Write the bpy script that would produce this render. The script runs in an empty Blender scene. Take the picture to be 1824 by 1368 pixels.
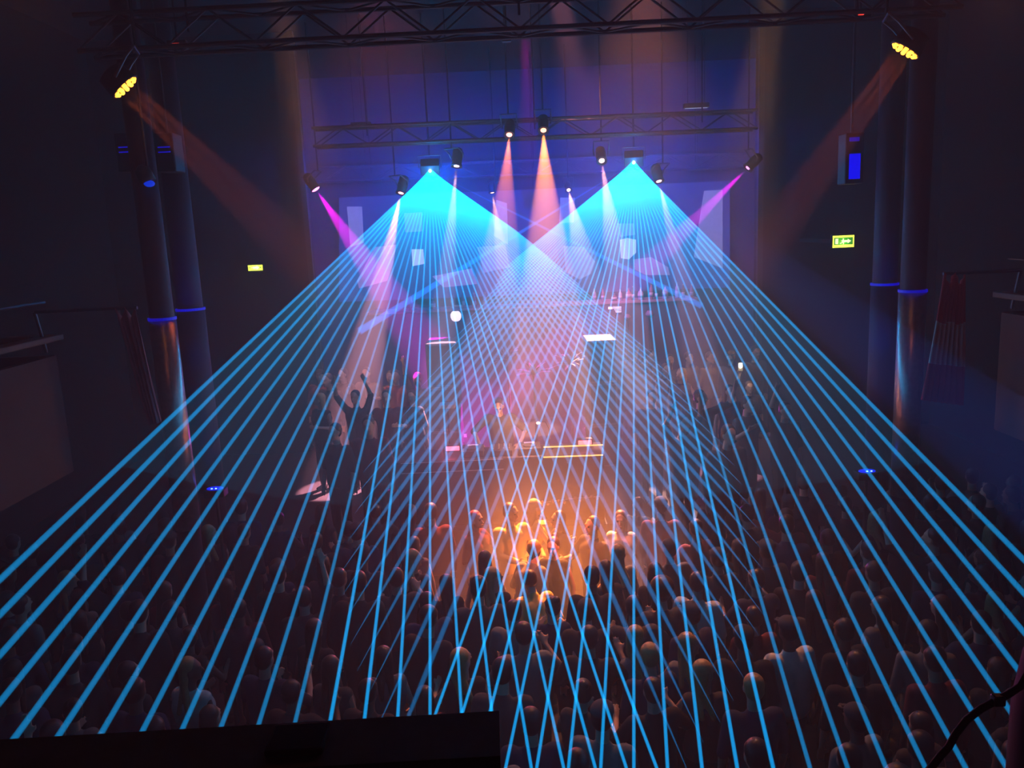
import bpy, bmesh, math, random
from mathutils import Vector, Matrix, Quaternion
random.seed(11)
PI = math.pi
sc = bpy.context.scene
C = bpy.context.collection

# ------------------------------------------------------------------ camera
W, H, F = 1824, 1368, 1450.0
CAM = Vector((0, 0, 5.2))
cam_data = bpy.data.cameras.new('camera')
cam_data.sensor_width = 36
cam_data.lens = F / W * 36
cam_data.clip_start = 0.05
cam_data.clip_end = 100
cam = bpy.data.objects.new('camera', cam_data)
C.objects.link(cam)
R3 = Matrix.Rotation(math.radians(90 - 10.6), 3, 'X') @ Matrix.Rotation(math.radians(-2.6), 3, 'Z')
cam.matrix_world = Matrix.Translation(CAM) @ R3.to_4x4()
sc.camera = cam

# ------------------------------------------------------------------ world, exposure, light transport
world = bpy.data.worlds.new('night')
sc.world = world
world.use_nodes = True
world.node_tree.nodes['Background'].inputs[0].default_value = (0.004, 0.003, 0.006, 1)
world.node_tree.nodes['Background'].inputs[1].default_value = 0.0
# thin stage haze fills the hall: it shows every shaft of light
vs = world.node_tree.nodes.new('ShaderNodeVolumeScatter')
vs.inputs['Color'].default_value = (1, 1, 1, 1)
vs.inputs['Density'].default_value = 0.021
vs.inputs['Anisotropy'].default_value = 0.15
world.node_tree.links.new(vs.outputs[0], world.node_tree.nodes['World Output'].inputs['Volume'])
sc.view_settings.view_transform = 'Standard'
sc.view_settings.look = 'None'
sc.view_settings.gamma = 1
sc.view_settings.use_curve_mapping = False
sc.view_settings.exposure = 0.0
sc.cycles.max_bounces = 5
sc.cycles.diffuse_bounces = 0
sc.cycles.glossy_bounces = 1
sc.cycles.volume_bounces = 0
sc.cycles.transparent_max_bounces = 200
sc.cycles.sample_clamp_indirect = 2.0
sc.cycles.sample_clamp_direct = 12.0
sc.cycles.use_denoising = True
sc.cycles.use_adaptive_sampling = True
sc.cycles.adaptive_threshold = 0.06

def ray(x, y):
    return (R3 @ Vector(((x - W / 2) / F, -(y - H / 2) / F, -1))).normalized()
def at(x, y, depth):                     # the point seen at a pixel, DEPTH metres down the hall
    d = ray(x, y)
    return CAM + d * (depth / d.y)
def at_z(x, y, z):                       # the point seen at a pixel at height Z
    d = ray(x, y)
    return CAM + d * ((z - CAM.z) / d.z)
def meet(x, y, p0, n):                   # the point seen at a pixel on a plane
    d = ray(x, y)
    return CAM + d * ((p0 - CAM).dot(n) / d.dot(n))

# ------------------------------------------------------------------ lights: the lasers' spill, the spots of the rig
def lamp(kind, name, loc, color, energy, target=None, size=30, blend=0.3, radius=0.05, parent=None):
    l = bpy.data.lights.new(name, kind)
    l.color = color
    l.energy = energy
    l.shadow_soft_size = radius
    if kind == 'SPOT':
        l.spot_size = math.radians(size)
        l.spot_blend = blend
    o = bpy.data.objects.new(name, l)
    C.objects.link(o)
    o.location = loc
    if target is not None:
        o.rotation_mode = 'QUATERNION'
        o.rotation_quaternion = (Vector(target) - Vector(loc)).to_track_quat('-Z', 'Y')
    if parent is not None:
        o.parent = parent
        o.matrix_parent_inverse = Matrix.Translation(-parent.location)
    return o

ORANGE = (1.0, 0.30, 0.06); AMBER = (1.0, 0.45, 0.05); PINK = (1.0, 0.22, 0.35); ROSE = (1.0, 0.36, 0.33)
MAGENTA = (1.0, 0.0, 1.0); BLUE = (0.0, 0.07, 1.0); WARM = (1.0, 0.52, 0.42)
LASER_L = at(766, 305, 15.0)
LASER_R = at(1129, 290, 15.0)

# ------------------------------------------------------------------ helpers
def mat(name, color, rough=0.7, metal=0.0, noise=0.25, scale=8.0, emit=None, strength=0.0, bump=0.0):
    m = bpy.data.materials.new(name)
    m.use_nodes = True
    nt = m.node_tree
    b = nt.nodes['Principled BSDF']
    b.inputs['Roughness'].default_value = rough
    b.inputs['Metallic'].default_value = metal
    tc = nt.nodes.new('ShaderNodeTexCoord')
    nz = nt.nodes.new('ShaderNodeTexNoise'); nz.inputs['Scale'].default_value = scale
    nz.inputs['Detail'].default_value = 3
    nt.links.new(tc.outputs['Object'], nz.inputs['Vector'])
    mx = nt.nodes.new('ShaderNodeMix'); mx.data_type = 'RGBA'
    mx.inputs[6].default_value = (*[c * (1 - noise) for c in color], 1)
    mx.inputs[7].default_value = (*[min(1, c * (1 + noise)) for c in color], 1)
    nt.links.new(nz.outputs['Fac'], mx.inputs[0])
    nt.links.new(mx.outputs[2], b.inputs['Base Color'])
    if bump:
        bp = nt.nodes.new('ShaderNodeBump'); bp.inputs['Strength'].default_value = bump
        nt.links.new(nz.outputs['Fac'], bp.inputs['Height'])
        nt.links.new(bp.outputs[0], b.inputs['Normal'])
    if emit:
        b.inputs['Emission Color'].default_value = (*emit, 1)
        b.inputs['Emission Strength'].default_value = strength
    return m

def obj(name, bm, m, parent=None, smooth=False, origin=None):
    me = bpy.data.meshes.new(name)
    if origin is not None:
        bmesh.ops.translate(bm, verts=bm.verts, vec=-Vector(origin))
    bmesh.ops.recalc_face_normals(bm, faces=bm.faces)
    bm.to_mesh(me); bm.free()
    if smooth:
        for p in me.polygons: p.use_smooth = True
    o = bpy.data.objects.new(name, me)
    C.objects.link(o)
    if m is not None: me.materials.append(m)
    if parent is not None:
        o.parent = parent
    if origin is not None:
        o.location = origin
    return o

def tag(o, label, cat, group=None, kind=None):
    o['label'] = label; o['category'] = cat
    if group: o['group'] = group
    if kind: o['kind'] = kind
    return o
def thing(name, label, cat, loc=(0, 0, 0), rotz=0.0, group=None):
    o = bpy.data.objects.new(name, None)
    o.empty_display_size = 0.1
    C.objects.link(o)
    o.location = loc; o.rotation_euler = (0, 0, rotz)
    return tag(o, label, cat, group)
def struct(name, bm, m, label=None):
    o = obj(name, bm, m)
    o['kind'] = 'structure'
    if label: o['label'] = label; o['category'] = 'wall'
    return o

def bx(bm, x0, x1, y0, y1, z0, z1, mtx=None):
    vs = [bm.verts.new((x, y, z)) for x in (x0, x1) for y in (y0, y1) for z in (z0, z1)]
    for f in ((0, 1, 3, 2), (4, 6, 7, 5), (0, 4, 5, 1), (2, 3, 7, 6), (0, 2, 6, 4), (1, 5, 7, 3)):
        bm.faces.new([vs[i] for i in f])
    if mtx is not None:
        bmesh.ops.transform(bm, matrix=mtx, verts=vs)
    return vs
def rbx(bm, x0, x1, y0, y1, z0, z1, b=0.01, seg=2):      # box with rounded edges
    t = bmesh.new(); bx(t, x0, x1, y0, y1, z0, z1)
    bmesh.ops.recalc_face_normals(t, faces=t.faces)
    bmesh.ops.bevel(t, geom=list(t.edges), offset=b, segments=seg, affect='EDGES', profile=0.5)
    me = bpy.data.meshes.new('t'); t.to_mesh(me); t.free(); bm.from_mesh(me); bpy.data.meshes.remove(me)
def frame_of(d):
    d = Vector(d).normalized()
    u = d.orthogonal().normalized()
    return u, d.cross(u), d
def tube(bm, pts, r, n=10, caps=True, r1=None):
    pts = [Vector(p) for p in pts]
    rings = []
    for i, p in enumerate(pts):
        d = (pts[min(i + 1, len(pts) - 1)] - pts[max(i - 1, 0)])
        if i == 0:
            u, v, _ = frame_of(d)
        else:
            dn = d.normalized(); u = (u - dn * u.dot(dn)).normalized(); v = dn.cross(u)
        rr = r if r1 is None else r + (r1 - r) * i / (len(pts) - 1)
        rings.append([bm.verts.new(p + u * rr * math.cos(2 * PI * k / n) + v * rr * math.sin(2 * PI * k / n)) for k in range(n)])
    for a, b in zip(rings, rings[1:]):
        for k in range(n):
            bm.faces.new((a[k], a[(k + 1) % n], b[(k + 1) % n], b[k]))
    if caps:
        bm.faces.new(rings[0][::-1]); bm.faces.new(rings[-1])
def lathe(bm, prof, n=20, mtx=None):                     # prof: (radius, z) rows about z
    new = []
    rings = []
    for r, z in prof:
        ring = [bm.verts.new((r * math.cos(2 * PI * k / n), r * math.sin(2 * PI * k / n), z)) for k in range(n)]
        rings.append(ring); new += ring
    for a, b in zip(rings, rings[1:]):
        for k in range(n):
            bm.faces.new((a[k], a[(k + 1) % n], b[(k + 1) % n], b[k]))
    bm.faces.new(rings[0][::-1]); bm.faces.new(rings[-1])
    if mtx is not None: bmesh.ops.transform(bm, matrix=mtx, verts=new)
def ball(bm, c, r, seg=16, ring=10):
    if not hasattr(r, '__len__'): r = (r, r, r)
    bmesh.ops.create_uvsphere(bm, u_segments=seg, v_segments=ring, radius=1,
                              matrix=Matrix.Translation(Vector(c)) @ Matrix.Diagonal((*r, 1)))
def capsule(bm, a, b, ra, rb, n=12):                     # tapered limb with round ends
    a, b = Vector(a), Vector(b)
    d = b - a
    L = d.length
    if L < 1e-5:
        ball(bm, a, ra); return
    u, v, w = frame_of(d)
    prof = [(ra * math.cos(t), -ra * math.sin(t)) for t in (1.45, 1.1, 0.7, 0.35)] + [(ra, 0), (rb, L)] + \
           [(rb * math.cos(t), L + rb * math.sin(t)) for t in (0.35, 0.7, 1.1, 1.45)]
    M = Matrix((u, v, w)).transposed().to_4x4(); M.translation = a
    lathe(bm, prof, n, M)
def orient(p, q, roll=0.0):                              # matrix: origin at p, local -Z looks at q
    m = (Vector(q) - Vector(p)).to_track_quat('-Z', 'Y').to_matrix().to_4x4()
    m.translation = Vector(p)
    return m
def copy_tree(o, parent=None):
    c = o.copy(); C.objects.link(c)
    if parent is not None: c.parent = parent
    for ch in list(o.children):
        copy_tree(ch, c)
    return c

M_black = mat('black_paint', (0.012, 0.012, 0.014), 0.8)
M_wall = mat('dark_plaster', (0.008, 0.006, 0.007), 0.9, scale=2, bump=0.1)
M_ceil = mat('dark_ceiling', (0.006, 0.006, 0.007), 0.95, scale=2)
M_floor = mat('worn_floor', (0.05, 0.035, 0.03), 0.5, scale=3)
M_stage = mat('stage_floor', (0.02, 0.017, 0.02), 0.5, scale=5)
M_steel = mat('dark_steel', (0.10, 0.10, 0.11), 0.4, 0.8)
M_bright = mat('brushed_metal', (0.5, 0.48, 0.46), 0.35, 0.9, scale=30)
M_case = mat('black_case', (0.02, 0.02, 0.022), 0.55)
M_back = mat('backdrop_cloth', (0.03, 0.03, 0.05), 0.95, scale=3, bump=0.2)

# ------------------------------------------------------------------ the hall
XL, XR, YB, YF, ZC = -7.6, 8.4, 20.5, -2.5, 9.0
bm = bmesh.new(); bx(bm, XL - .2, XR + .2, YF - .2, YB + .2, -0.2, 0); struct('floor', bm, M_floor)
bm = bmesh.new(); bx(bm, XL - .2, XR + .2, YF - .2, YB + .2, ZC, ZC + .2); struct('ceiling', bm, M_ceil)
bm = bmesh.new(); bx(bm, XL - .2, XL, YF, YB, 0, ZC); struct('wall_left', bm, M_wall)
bm = bmesh.new(); bx(bm, XR, XR + .2, YF, YB, 0, ZC); struct('wall_right', bm, M_wall)
bm = bmesh.new(); bx(bm, XL, XR, YB, YB + .2, 0, ZC); struct('wall_back', bm, M_back)
bm = bmesh.new(); bx(bm, XL, XR, YF - .2, YF, 0, ZC); struct('wall_front', bm, M_wall)
# proscenium walls either side of the stage opening
PL = at(548, 400, 16.0).x; PR = at(1352, 400, 16.0).x
bm = bmesh.new(); bx(bm, XL, PL, 16.0, 16.3, 1.0, ZC); struct('wall_stage_left', bm, M_wall)
bm = bmesh.new(); bx(bm, PR, XR, 16.0, 16.3, 1.0, ZC); struct('wall_stage_right', bm, M_wall)
# proscenium edge trims catching a little light
bm = bmesh.new(); bx(bm, PL - .05, PL + .05, 15.9, 16.0, 1.0, ZC); struct('trim_1', bm, mat('edge_trim', (0.03, 0.028, 0.03), 0.6))
bm = bmesh.new(); bx(bm, PR - .05, PR + .05, 15.9, 16.0, 1.0, ZC); struct('trim_2', bm, bpy.data.materials['edge_trim'])
bm = bmesh.new(); bx(bm, XL, XR, 11.15, YB, 0, 1.0)
o = struct('floor_stage', bm, M_stage)

# smoke clouds added to hold the light's glow over the dancers and the stage
def smoke(c, r, density, label):
    m = bpy.data.materials.new('smoke'); m.use_nodes = True
    m.node_tree.nodes.remove(m.node_tree.nodes['Principled BSDF'])
    v = m.node_tree.nodes.new('ShaderNodeVolumeScatter'); v.inputs['Density'].default_value = density; v.inputs['Anisotropy'].default_value = .1
    v.inputs['Color'].default_value = (1, 1, 1, 1)
    nt = m.node_tree                                       # densest in the middle of the cloud, nothing at its rim
    tc = nt.nodes.new('ShaderNodeTexCoord')
    dv = nt.nodes.new('ShaderNodeVectorMath'); dv.operation = 'DIVIDE'; dv.inputs[1].default_value = r
    ln = nt.nodes.new('ShaderNodeVectorMath'); ln.operation = 'LENGTH'
    mr = nt.nodes.new('ShaderNodeMapRange'); mr.inputs[1].default_value = 0; mr.inputs[2].default_value = 1; mr.inputs[3].default_value = density; mr.inputs[4].default_value = 0; mr.interpolation_type = 'SMOOTHSTEP'
    nt.links.new(tc.outputs['Object'], dv.inputs[0]); nt.links.new(dv.outputs[0], ln.inputs[0]); nt.links.new(ln.outputs['Value'], mr.inputs[0]); nt.links.new(mr.outputs[0], v.inputs['Density'])
    m.node_tree.links.new(v.outputs[0], m.node_tree.nodes['Material Output'].inputs['Volume'])
    bm = bmesh.new(); ball(bm, (0, 0, 0), r, 32, 20)
    o = obj('smoke', bm, m); o.location = c
    tag(o, label, 'smoke', kind='stuff')
smoke((.32, 9.35, .95), (2.5, 1.9, 1.7), .17, 'added thin smoke for the glow over the lit dancers')
smoke((.1, 13.4, 2.5), (4.2, 2.8, 2.3), .06, 'added thin smoke for the glow over the stage around the DJ')

# ------------------------------------------------------------------ lasers and their beams
def beam_material(name, color, strength, reach, power=1.0, round_=True):
    """Beam light put in as a self-glowing surface: adds to what lies behind it. A round column of lit haze is thickest through its middle
    (the facing term stands for that thickness) and the glow is made to fade with distance."""
    m = bpy.data.materials.new(name); m.use_nodes = True
    nt = m.node_tree
    nt.nodes.remove(nt.nodes['Principled BSDF'])
    out = nt.nodes['Material Output']
    em = nt.nodes.new('ShaderNodeEmission'); em.inputs['Color'].default_value = (*color, 1)
    tr = nt.nodes.new('ShaderNodeBsdfTransparent')
    add = nt.nodes.new('ShaderNodeAddShader')
    tc = nt.nodes.new('ShaderNodeTexCoord'); sp = nt.nodes.new('ShaderNodeSeparateXYZ')
    nt.links.new(tc.outputs['Object'], sp.inputs[0])
    a = nt.nodes.new('ShaderNodeMath'); a.operation = 'DIVIDE'; a.inputs[1].default_value = reach
    nt.links.new(sp.outputs['Z'], a.inputs[0])
    b = nt.nodes.new('ShaderNodeMath'); b.operation = 'ADD'; b.inputs[1].default_value = 1.0
    nt.links.new(a.outputs[0], b.inputs[0])
    c = nt.nodes.new('ShaderNodeMath'); c.operation = 'DIVIDE'; c.inputs[0].default_value = strength
    pw = nt.nodes.new('ShaderNodeMath'); pw.operation = 'POWER'; pw.inputs[1].default_value = power
    nt.links.new(b.outputs[0], pw.inputs[0]); nt.links.new(pw.outputs[0], c.inputs[1])
    lw = nt.nodes.new('ShaderNodeLayerWeight'); lw.inputs['Blend'].default_value = 0.5
    th = nt.nodes.new('ShaderNodeMath'); th.operation = 'SUBTRACT'; th.inputs[0].default_value = 1.0
    nt.links.new(lw.outputs['Facing'], th.inputs[1])
    e = nt.nodes.new('ShaderNodeMath'); e.operation = 'MULTIPLY'
    nt.links.new(c.outputs[0], e.inputs[0])
    if round_: nt.links.new(th.outputs[0], e.inputs[1])
    else: e.inputs[1].default_value = 1.0
    nt.links.new(e.outputs[0], em.inputs['Strength'])
    nt.links.new(em.outputs[0], add.inputs[0]); nt.links.new(tr.outputs[0], add.inputs[1])
    nt.links.new(add.outputs[0], out.inputs['Surface'])
    m.cycles.emission_sampling = 'NONE'
    return m
B_main = beam_material('laser_light', (0.0, 0.42, 1.0), 3.6, 3.3, 1.4)
B_side = beam_material('laser_light_wide', (0.0, 0.41, 1.0), 3.4, 3.0, 1.7)
B_cross = beam_material('laser_light_crossing', (0.0, 0.36, 1.0), 4.2, 3.0, 2.2)
def glow_volume(name, color, strength):      # laser light put in as a volume that glows evenly by itself
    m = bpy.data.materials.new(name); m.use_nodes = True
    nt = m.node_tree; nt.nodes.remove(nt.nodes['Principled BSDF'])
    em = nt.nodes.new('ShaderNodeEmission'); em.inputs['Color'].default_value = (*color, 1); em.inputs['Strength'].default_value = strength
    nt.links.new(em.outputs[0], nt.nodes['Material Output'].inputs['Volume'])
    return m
B_soft = glow_volume('laser_glow_soft', (0.0, 0.24, 1.0), 7.0)
B_faint = glow_volume('laser_glow_faint', (0.0, 0.16, 1.0), .035)
B_sheet = glow_volume('laser_glow_sheet', (0.0, 0.50, 1.0), 60.0)

def laser(A, planepts, side, ks, label):
    aim = planepts[1]
    t = thing('laser_projector', label, 'laser projector', A)
    M = orient((0, 0, 0), aim - A)
    bm = bmesh.new(); rbx(bm, -.17, .17, -.09, .09, .03, .42, 0.012); bmesh.ops.transform(bm, matrix=M, verts=bm.verts)
    obj('housing', bm, M_case, t)
    bm = bmesh.new(); tube(bm, [(-.2, 0, .2), (-.2, .0, .2), (-.2, .22, .2), (.2, .22, .2), (.2, 0, .2)][1:], .012, 8)
    bmesh.ops.transform(bm, matrix=M, verts=bm.verts)
    obj('yoke', bm, M_steel, t)
    bm = bmesh.new(); h = M @ Vector((0, .22, .2)); tube(bm, [h, (h.x, h.y, ZC - .004 - A.z)], .016, 8); obj('drop_pole', bm, M_black, t)
    bm = bmesh.new(); lathe(bm, [(.022, .0), (.022, .03)], 16, M)
    obj('aperture', bm, mat('laser_aperture', (0.6, 0.9, 1), 0.3, emit=(0.5, 0.85, 1.0), strength=60), t)
    A0, P1, P2 = planepts
    n = (P1 - A0).cross(P2 - A0).normalized()
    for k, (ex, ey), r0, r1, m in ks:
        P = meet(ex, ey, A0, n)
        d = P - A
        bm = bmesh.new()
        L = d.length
        if m is B_cross:                                   # tapered to a point so its light fades out
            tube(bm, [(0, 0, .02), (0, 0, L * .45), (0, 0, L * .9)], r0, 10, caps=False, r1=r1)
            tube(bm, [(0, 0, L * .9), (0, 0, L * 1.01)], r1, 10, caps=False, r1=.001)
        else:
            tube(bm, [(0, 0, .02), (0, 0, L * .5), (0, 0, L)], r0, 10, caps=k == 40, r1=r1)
        b = obj('beam' if k != 40 else 'glow_shaft', bm, m, t, smooth=True)
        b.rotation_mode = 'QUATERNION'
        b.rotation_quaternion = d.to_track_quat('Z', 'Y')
    # added glowing sheet for the blue between the beams; its thickness sets the fade
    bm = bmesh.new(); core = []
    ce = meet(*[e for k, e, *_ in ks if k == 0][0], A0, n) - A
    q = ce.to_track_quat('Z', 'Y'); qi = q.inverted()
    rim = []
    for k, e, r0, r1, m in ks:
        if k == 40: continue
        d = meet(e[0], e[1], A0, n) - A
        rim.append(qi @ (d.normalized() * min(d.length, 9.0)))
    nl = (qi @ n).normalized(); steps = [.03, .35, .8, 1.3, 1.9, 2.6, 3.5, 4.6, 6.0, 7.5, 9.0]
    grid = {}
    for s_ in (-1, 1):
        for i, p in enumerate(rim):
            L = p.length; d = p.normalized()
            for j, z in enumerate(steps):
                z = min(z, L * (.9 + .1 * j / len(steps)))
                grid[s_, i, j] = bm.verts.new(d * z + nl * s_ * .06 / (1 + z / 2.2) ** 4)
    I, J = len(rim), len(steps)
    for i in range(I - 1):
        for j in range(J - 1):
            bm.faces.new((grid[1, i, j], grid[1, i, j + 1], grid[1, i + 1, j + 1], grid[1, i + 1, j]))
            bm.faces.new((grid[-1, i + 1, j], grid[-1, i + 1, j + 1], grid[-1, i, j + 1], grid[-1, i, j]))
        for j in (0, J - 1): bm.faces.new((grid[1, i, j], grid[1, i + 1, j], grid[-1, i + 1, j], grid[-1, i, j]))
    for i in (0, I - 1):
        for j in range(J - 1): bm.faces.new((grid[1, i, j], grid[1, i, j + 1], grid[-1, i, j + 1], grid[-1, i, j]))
    b = obj('glow_sheet', bm, B_sheet, t); b.rotation_mode = 'QUATERNION'; b.rotation_quaternion = q
    lamp('POINT', 'laser_spill', A + Vector((0, -.12, 0)), BLUE, 8, radius=0.06)
    lamp('POINT', 'laser_spill', A + Vector((0, -.12, 0)), (0, .25, 1), 2, radius=0.05)
    lamp('SPOT', 'back_fill', A + Vector((0, .30, .06)), (0, .055, 1), 11000, A + Vector((0, 4, .5)), 172, .3, .06)  # added spot facing the back wall for blue glow round the laser
    return t

def interp(tab, x):
    tab = sorted(tab)
    if x <= tab[0][0]: return tab[0][1]
    for (a, b), (c, d) in zip(tab, tab[1:]):
        if x <= c: return b + (d - b) * (x - a) / (c - a)
    return tab[-1][1]
# how far down the picture a crossing beam reaches before it meets the crowd or the stage
END_L = [(.38, 1500), (.443, 1325), (.497, 1283), (.555, 1241), (.60, 1203), (.69, 1128), (.746, 1084), (.835, 1002), (.92, 928), (1.0, 850), (1.07, 790), (1.15, 700), (1.22, 629), (1.29, 525), (1.37, 470), (1.44, 415)]
END_R = [(.40, 1500), (.467, 1243), (.508, 1199), (.553, 1169), (.589, 1128), (.634, 1079), (.71, 1011), (.74, 969), (.778, 929), (.811, 883), (.87, 845), (.9, 760), (1.0, 620), (1.12, 513), (1.225, 478), (1.3, 450)]
ax, ay = 766, 305
planeL = (LASER_L, at(765, 1265, 5.0), at(43, 1288, 4.6))
ks = []
for k in range(-15, 35):
    v = .0585 * k; t = v / (1 + .19 * v)
    if t <= 0:
        y = 1560; x = ax + t * (y - ay)
        if x < -260: x = -260; y = ay + (x - ax) / t
        w = 1 + 1.15 * min(1, -t)
        ks.append((k, (x, y), .010, .0125 * w, B_main if t > -.22 else B_side))
    elif t < .42:
        ks.append((k, (ax + t * (1500 - ay), 1500), .010, .0125, B_main))
    else:
        y = interp(END_L, t)
        ks.append((k, (ax + t * (y - ay), y), .010, .022 if y > 800 else .012, B_cross))
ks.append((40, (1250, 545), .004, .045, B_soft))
laser(LASER_L, planeL, -1, ks, 'black laser projector throwing the fan of cyan beams left of centre')
ax, ay = 1129, 290
planeR = (LASER_R, at(1128, 1265, 5.0), at(1760, 1245, 4.7))
ks = []
for k in range(-29, 16):
    v = .0552 * k; t = v / (1 - .19 * v)
    if t >= 0:
        y = 1560; x = ax + t * (y - ay)
        if x > 2080: x = 2080; y = ay + (x - ax) / t
        w = 1 + .8 * min(1, t)
        if t > .50: x = min(x, 1850); y = ay + (x - ax) / t
        ks.append((k, (x, y), .010, .0125 * w, B_main if t < .25 else B_side))
    elif t > -.40:
        ks.append((k, (ax + t * (1500 - ay), 1500), .010, .0125, B_main))
    else:
        y = interp(END_R, -t)
        ks.append((k, (ax + t * (y - ay), y), .010, .022 if y > 700 else .012, B_cross))
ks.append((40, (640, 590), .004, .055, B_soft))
ks.append((40, (1960, 925), .02, .50, B_faint))  # added glow cone standing in for the faint blue wedge at right
laser(LASER_R, planeR, 1, ks, 'black laser projector throwing the fan of cyan beams right of centre')

# ------------------------------------------------------------------ trusses of the rig
def truss(name, label, a, b, w=.3, group=None, m=None, bays=14):
    a, b = Vector(a), Vector(b)
    t = thing(name, label, 'truss', a, 0, group)
    d = b - a
    up = Vector((0, 0, 1)); sd = d.normalized().cross(up).normalized()
    cs = [sd * w / 2 * i + up * w / 2 * j for i in (-1, 1) for j in (-1, 1)]
    for c in cs:
        bm = bmesh.new(); tube(bm, [c, d + c], .024, 8); obj('chord', bm, m or M_steel, t)
    bm = bmesh.new()
    for k in range(bays):
        p, q = d * (k / bays), d * ((k + 1) / bays)
        for u, v in ((0, 1), (2, 3), (0, 2), (1, 3)):
            if k % 2: u, v = v, u
            tube(bm, [p + cs[u], q + cs[v]], .011, 6)
    obj('lattice', bm, m or M_steel, t)['kind'] = 'stuff'
    for f in (.12, .5, .88):
        q = d * f
        bm = bmesh.new(); tube(bm, [q, (q.x, q.y, ZC - .004 - a.z)], .012, 6); obj('drop_pole', bm, M_black, t)
    return t
M_truss = mat('truss_metal', (0.05, 0.045, 0.05), 0.6, 0.3)
truss('lighting_truss', 'long dark truss spanning the hall high above the dance floor', at(150, 66, 8.4), at(1700, -12, 8.4), .32, m=M_truss, bays=20)
truss('lighting_truss', 'dark truss over the stage from which the amber spots hang', at(560, 246, 14.6), at(1345, 214, 14.6), .3, m=M_truss, bays=16)
truss('lighting_truss', 'low rear truss at the back of the stage behind the lasers', at(570, 312, 18.6), at(1330, 285, 18.6), .3, m=M_truss, bays=16)

# ------------------------------------------------------------------ spot fixtures
def spot(px, py, depth, tx, ty, td, color, energy, size, label, blend=.35, lens=.05, group=None, scale=1.0, glow=None, rad=.016, name='spotlight'):
    p, q = at(px, py, depth), at(tx, ty, td)
    t = thing(name, label, 'spotlight', p, 0, group)
    M = orient((0, 0, 0), q - p)
    S = Matrix.Scale(scale, 4)
    bm = bmesh.new()
    lathe(bm, [(.05, .34), (.085, .31), (.095, .16), (.085, .06), (.10, .02), (.10, .0), (.088, .0), (.085, .015)], 20, M @ S)
    obj('lamp_head', bm, M_case, t, smooth=True)
    bm = bmesh.new(); tube(bm, [(-.12, 0, .16), (-.135, .05, .22), (-.135, .24, .24), (.135, .24, .24), (.135, .05, .22), (.12, 0, .16)], .014, 8)
    bmesh.ops.transform(bm, matrix=M @ S, verts=bm.verts)
    obj('yoke', bm, M_steel, t)
    bm = bmesh.new(); h = M @ S @ Vector((0, .24, .24)); tube(bm, [h, (h.x, h.y, ZC - .004 - p.z)], .014, 8); obj('drop_pole', bm, M_black, t)
    bm = bmesh.new(); ball(bm, (0, 0, .012), (lens, lens, .012), 16, 8); bmesh.ops.transform(bm, matrix=M @ S, verts=bm.verts)
    g = glow or [min(1, .06 + c) for c in color]
    o = obj('lens', bm, mat('lens_glow', (.8, .8, .8), .3, emit=g, strength=4.5), t, smooth=True)
    o.data.materials[0].cycles.emission_sampling = 'NONE'
    f = p + (q - p).normalized() * .05 * scale
    lamp('SPOT', 'spot_light', f, color, energy * 18, q, size, blend, rad)
    return t
spot(907, 241, 14.3, 860, 930, 9.9, (1, .22, .09), 900, 15, 'small amber spot left of the middle of the stage truss, aimed at the dancers')
spot(968, 233, 14.3, 992, 1000, 9.4, (1, .26, .045), 1900, 16.5, 'brightest amber spot just right of the middle of the stage truss')
spot(813, 297, 14.8, 785, 620, 13.9, (1, .50, .60), 650, 11, 'warm white spot between the left laser and the amber spots')
spot(714, 345, 15.2, 650, 640, 14.2, (1, .36, .45), 1600, 14, 'rose spot at the left edge of the left laser fan')
spot(1072, 287, 14.8, 1160, 900, 9.8, (1, .40, .36), 800, 11, 'salmon spot just left of the right laser')
spot(1174, 324, 15.2, 1250, 640, 14.0, (1, .40, .55), 480, 12, 'warm white spot at the right edge of the right laser fan')
spot(877, 344, 18.0, 905, 520, 17.6, (1, .45, .30), 500, 16, 'tiny far spot low behind the left amber spot', scale=.8)
spot(1013, 339, 18.0, 1068, 605, 14.4, (1, .50, .38), 600, 15, 'tiny far spot low behind the right amber spot', scale=.8)
spot(563, 338, 15.4, 640, 450, 15.2, (1, 0, 1), 900, 17, 'magenta spot on the left edge of the stage opening', glow=(1, .25, 1), lens=.08)
spot(1331, 300, 15.4, 1215, 415, 15.2, (1, 0, 1), 900, 12, 'magenta spot on the right edge of the stage opening', glow=(1, .2, 1), lens=.04)
# faint white fixtures high above the stage
def bar_light(px, py, depth, label, w=.5):
    p = at(px, py, depth)
    t = thing('batten_light', label, 'light bar', p)
    bm = bmesh.new(); rbx(bm, -w / 2, w / 2, -.05, .05, -.03, .05, .008); obj('housing', bm, M_case, t)
    bm = bmesh.new(); bx(bm, -w / 2 + .03, w / 2 - .03, -.035, .035, -.036, -.031)
    o = obj('diffuser', bm, mat('dim_diffuser', (.7, .7, .7), .5, emit=(.6, .75, 1), strength=.35), t)
    bm = bmesh.new(); tube(bm, [(-w / 3, 0, .05), (-w / 3, 0, ZC - .004 - p.z)], .008, 6); tube(bm, [(w / 3, 0, .05), (w / 3, 0, ZC - .004 - p.z)], .008, 6)
    obj('hanger', bm, M_steel, t)
    lamp('SPOT', 'bar_spill', p + Vector((0, 0, -.06)), (.6, .75, 1), 14, p + Vector((0, 0, -3)), 40, .6)
bar_light(643, 223, 15.0, 'dim pale batten light hanging high over the left of the stage', .35)
bar_light(1240, 189, 15.0, 'dim pale batten light hanging high over the right of the stage', .45)

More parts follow.
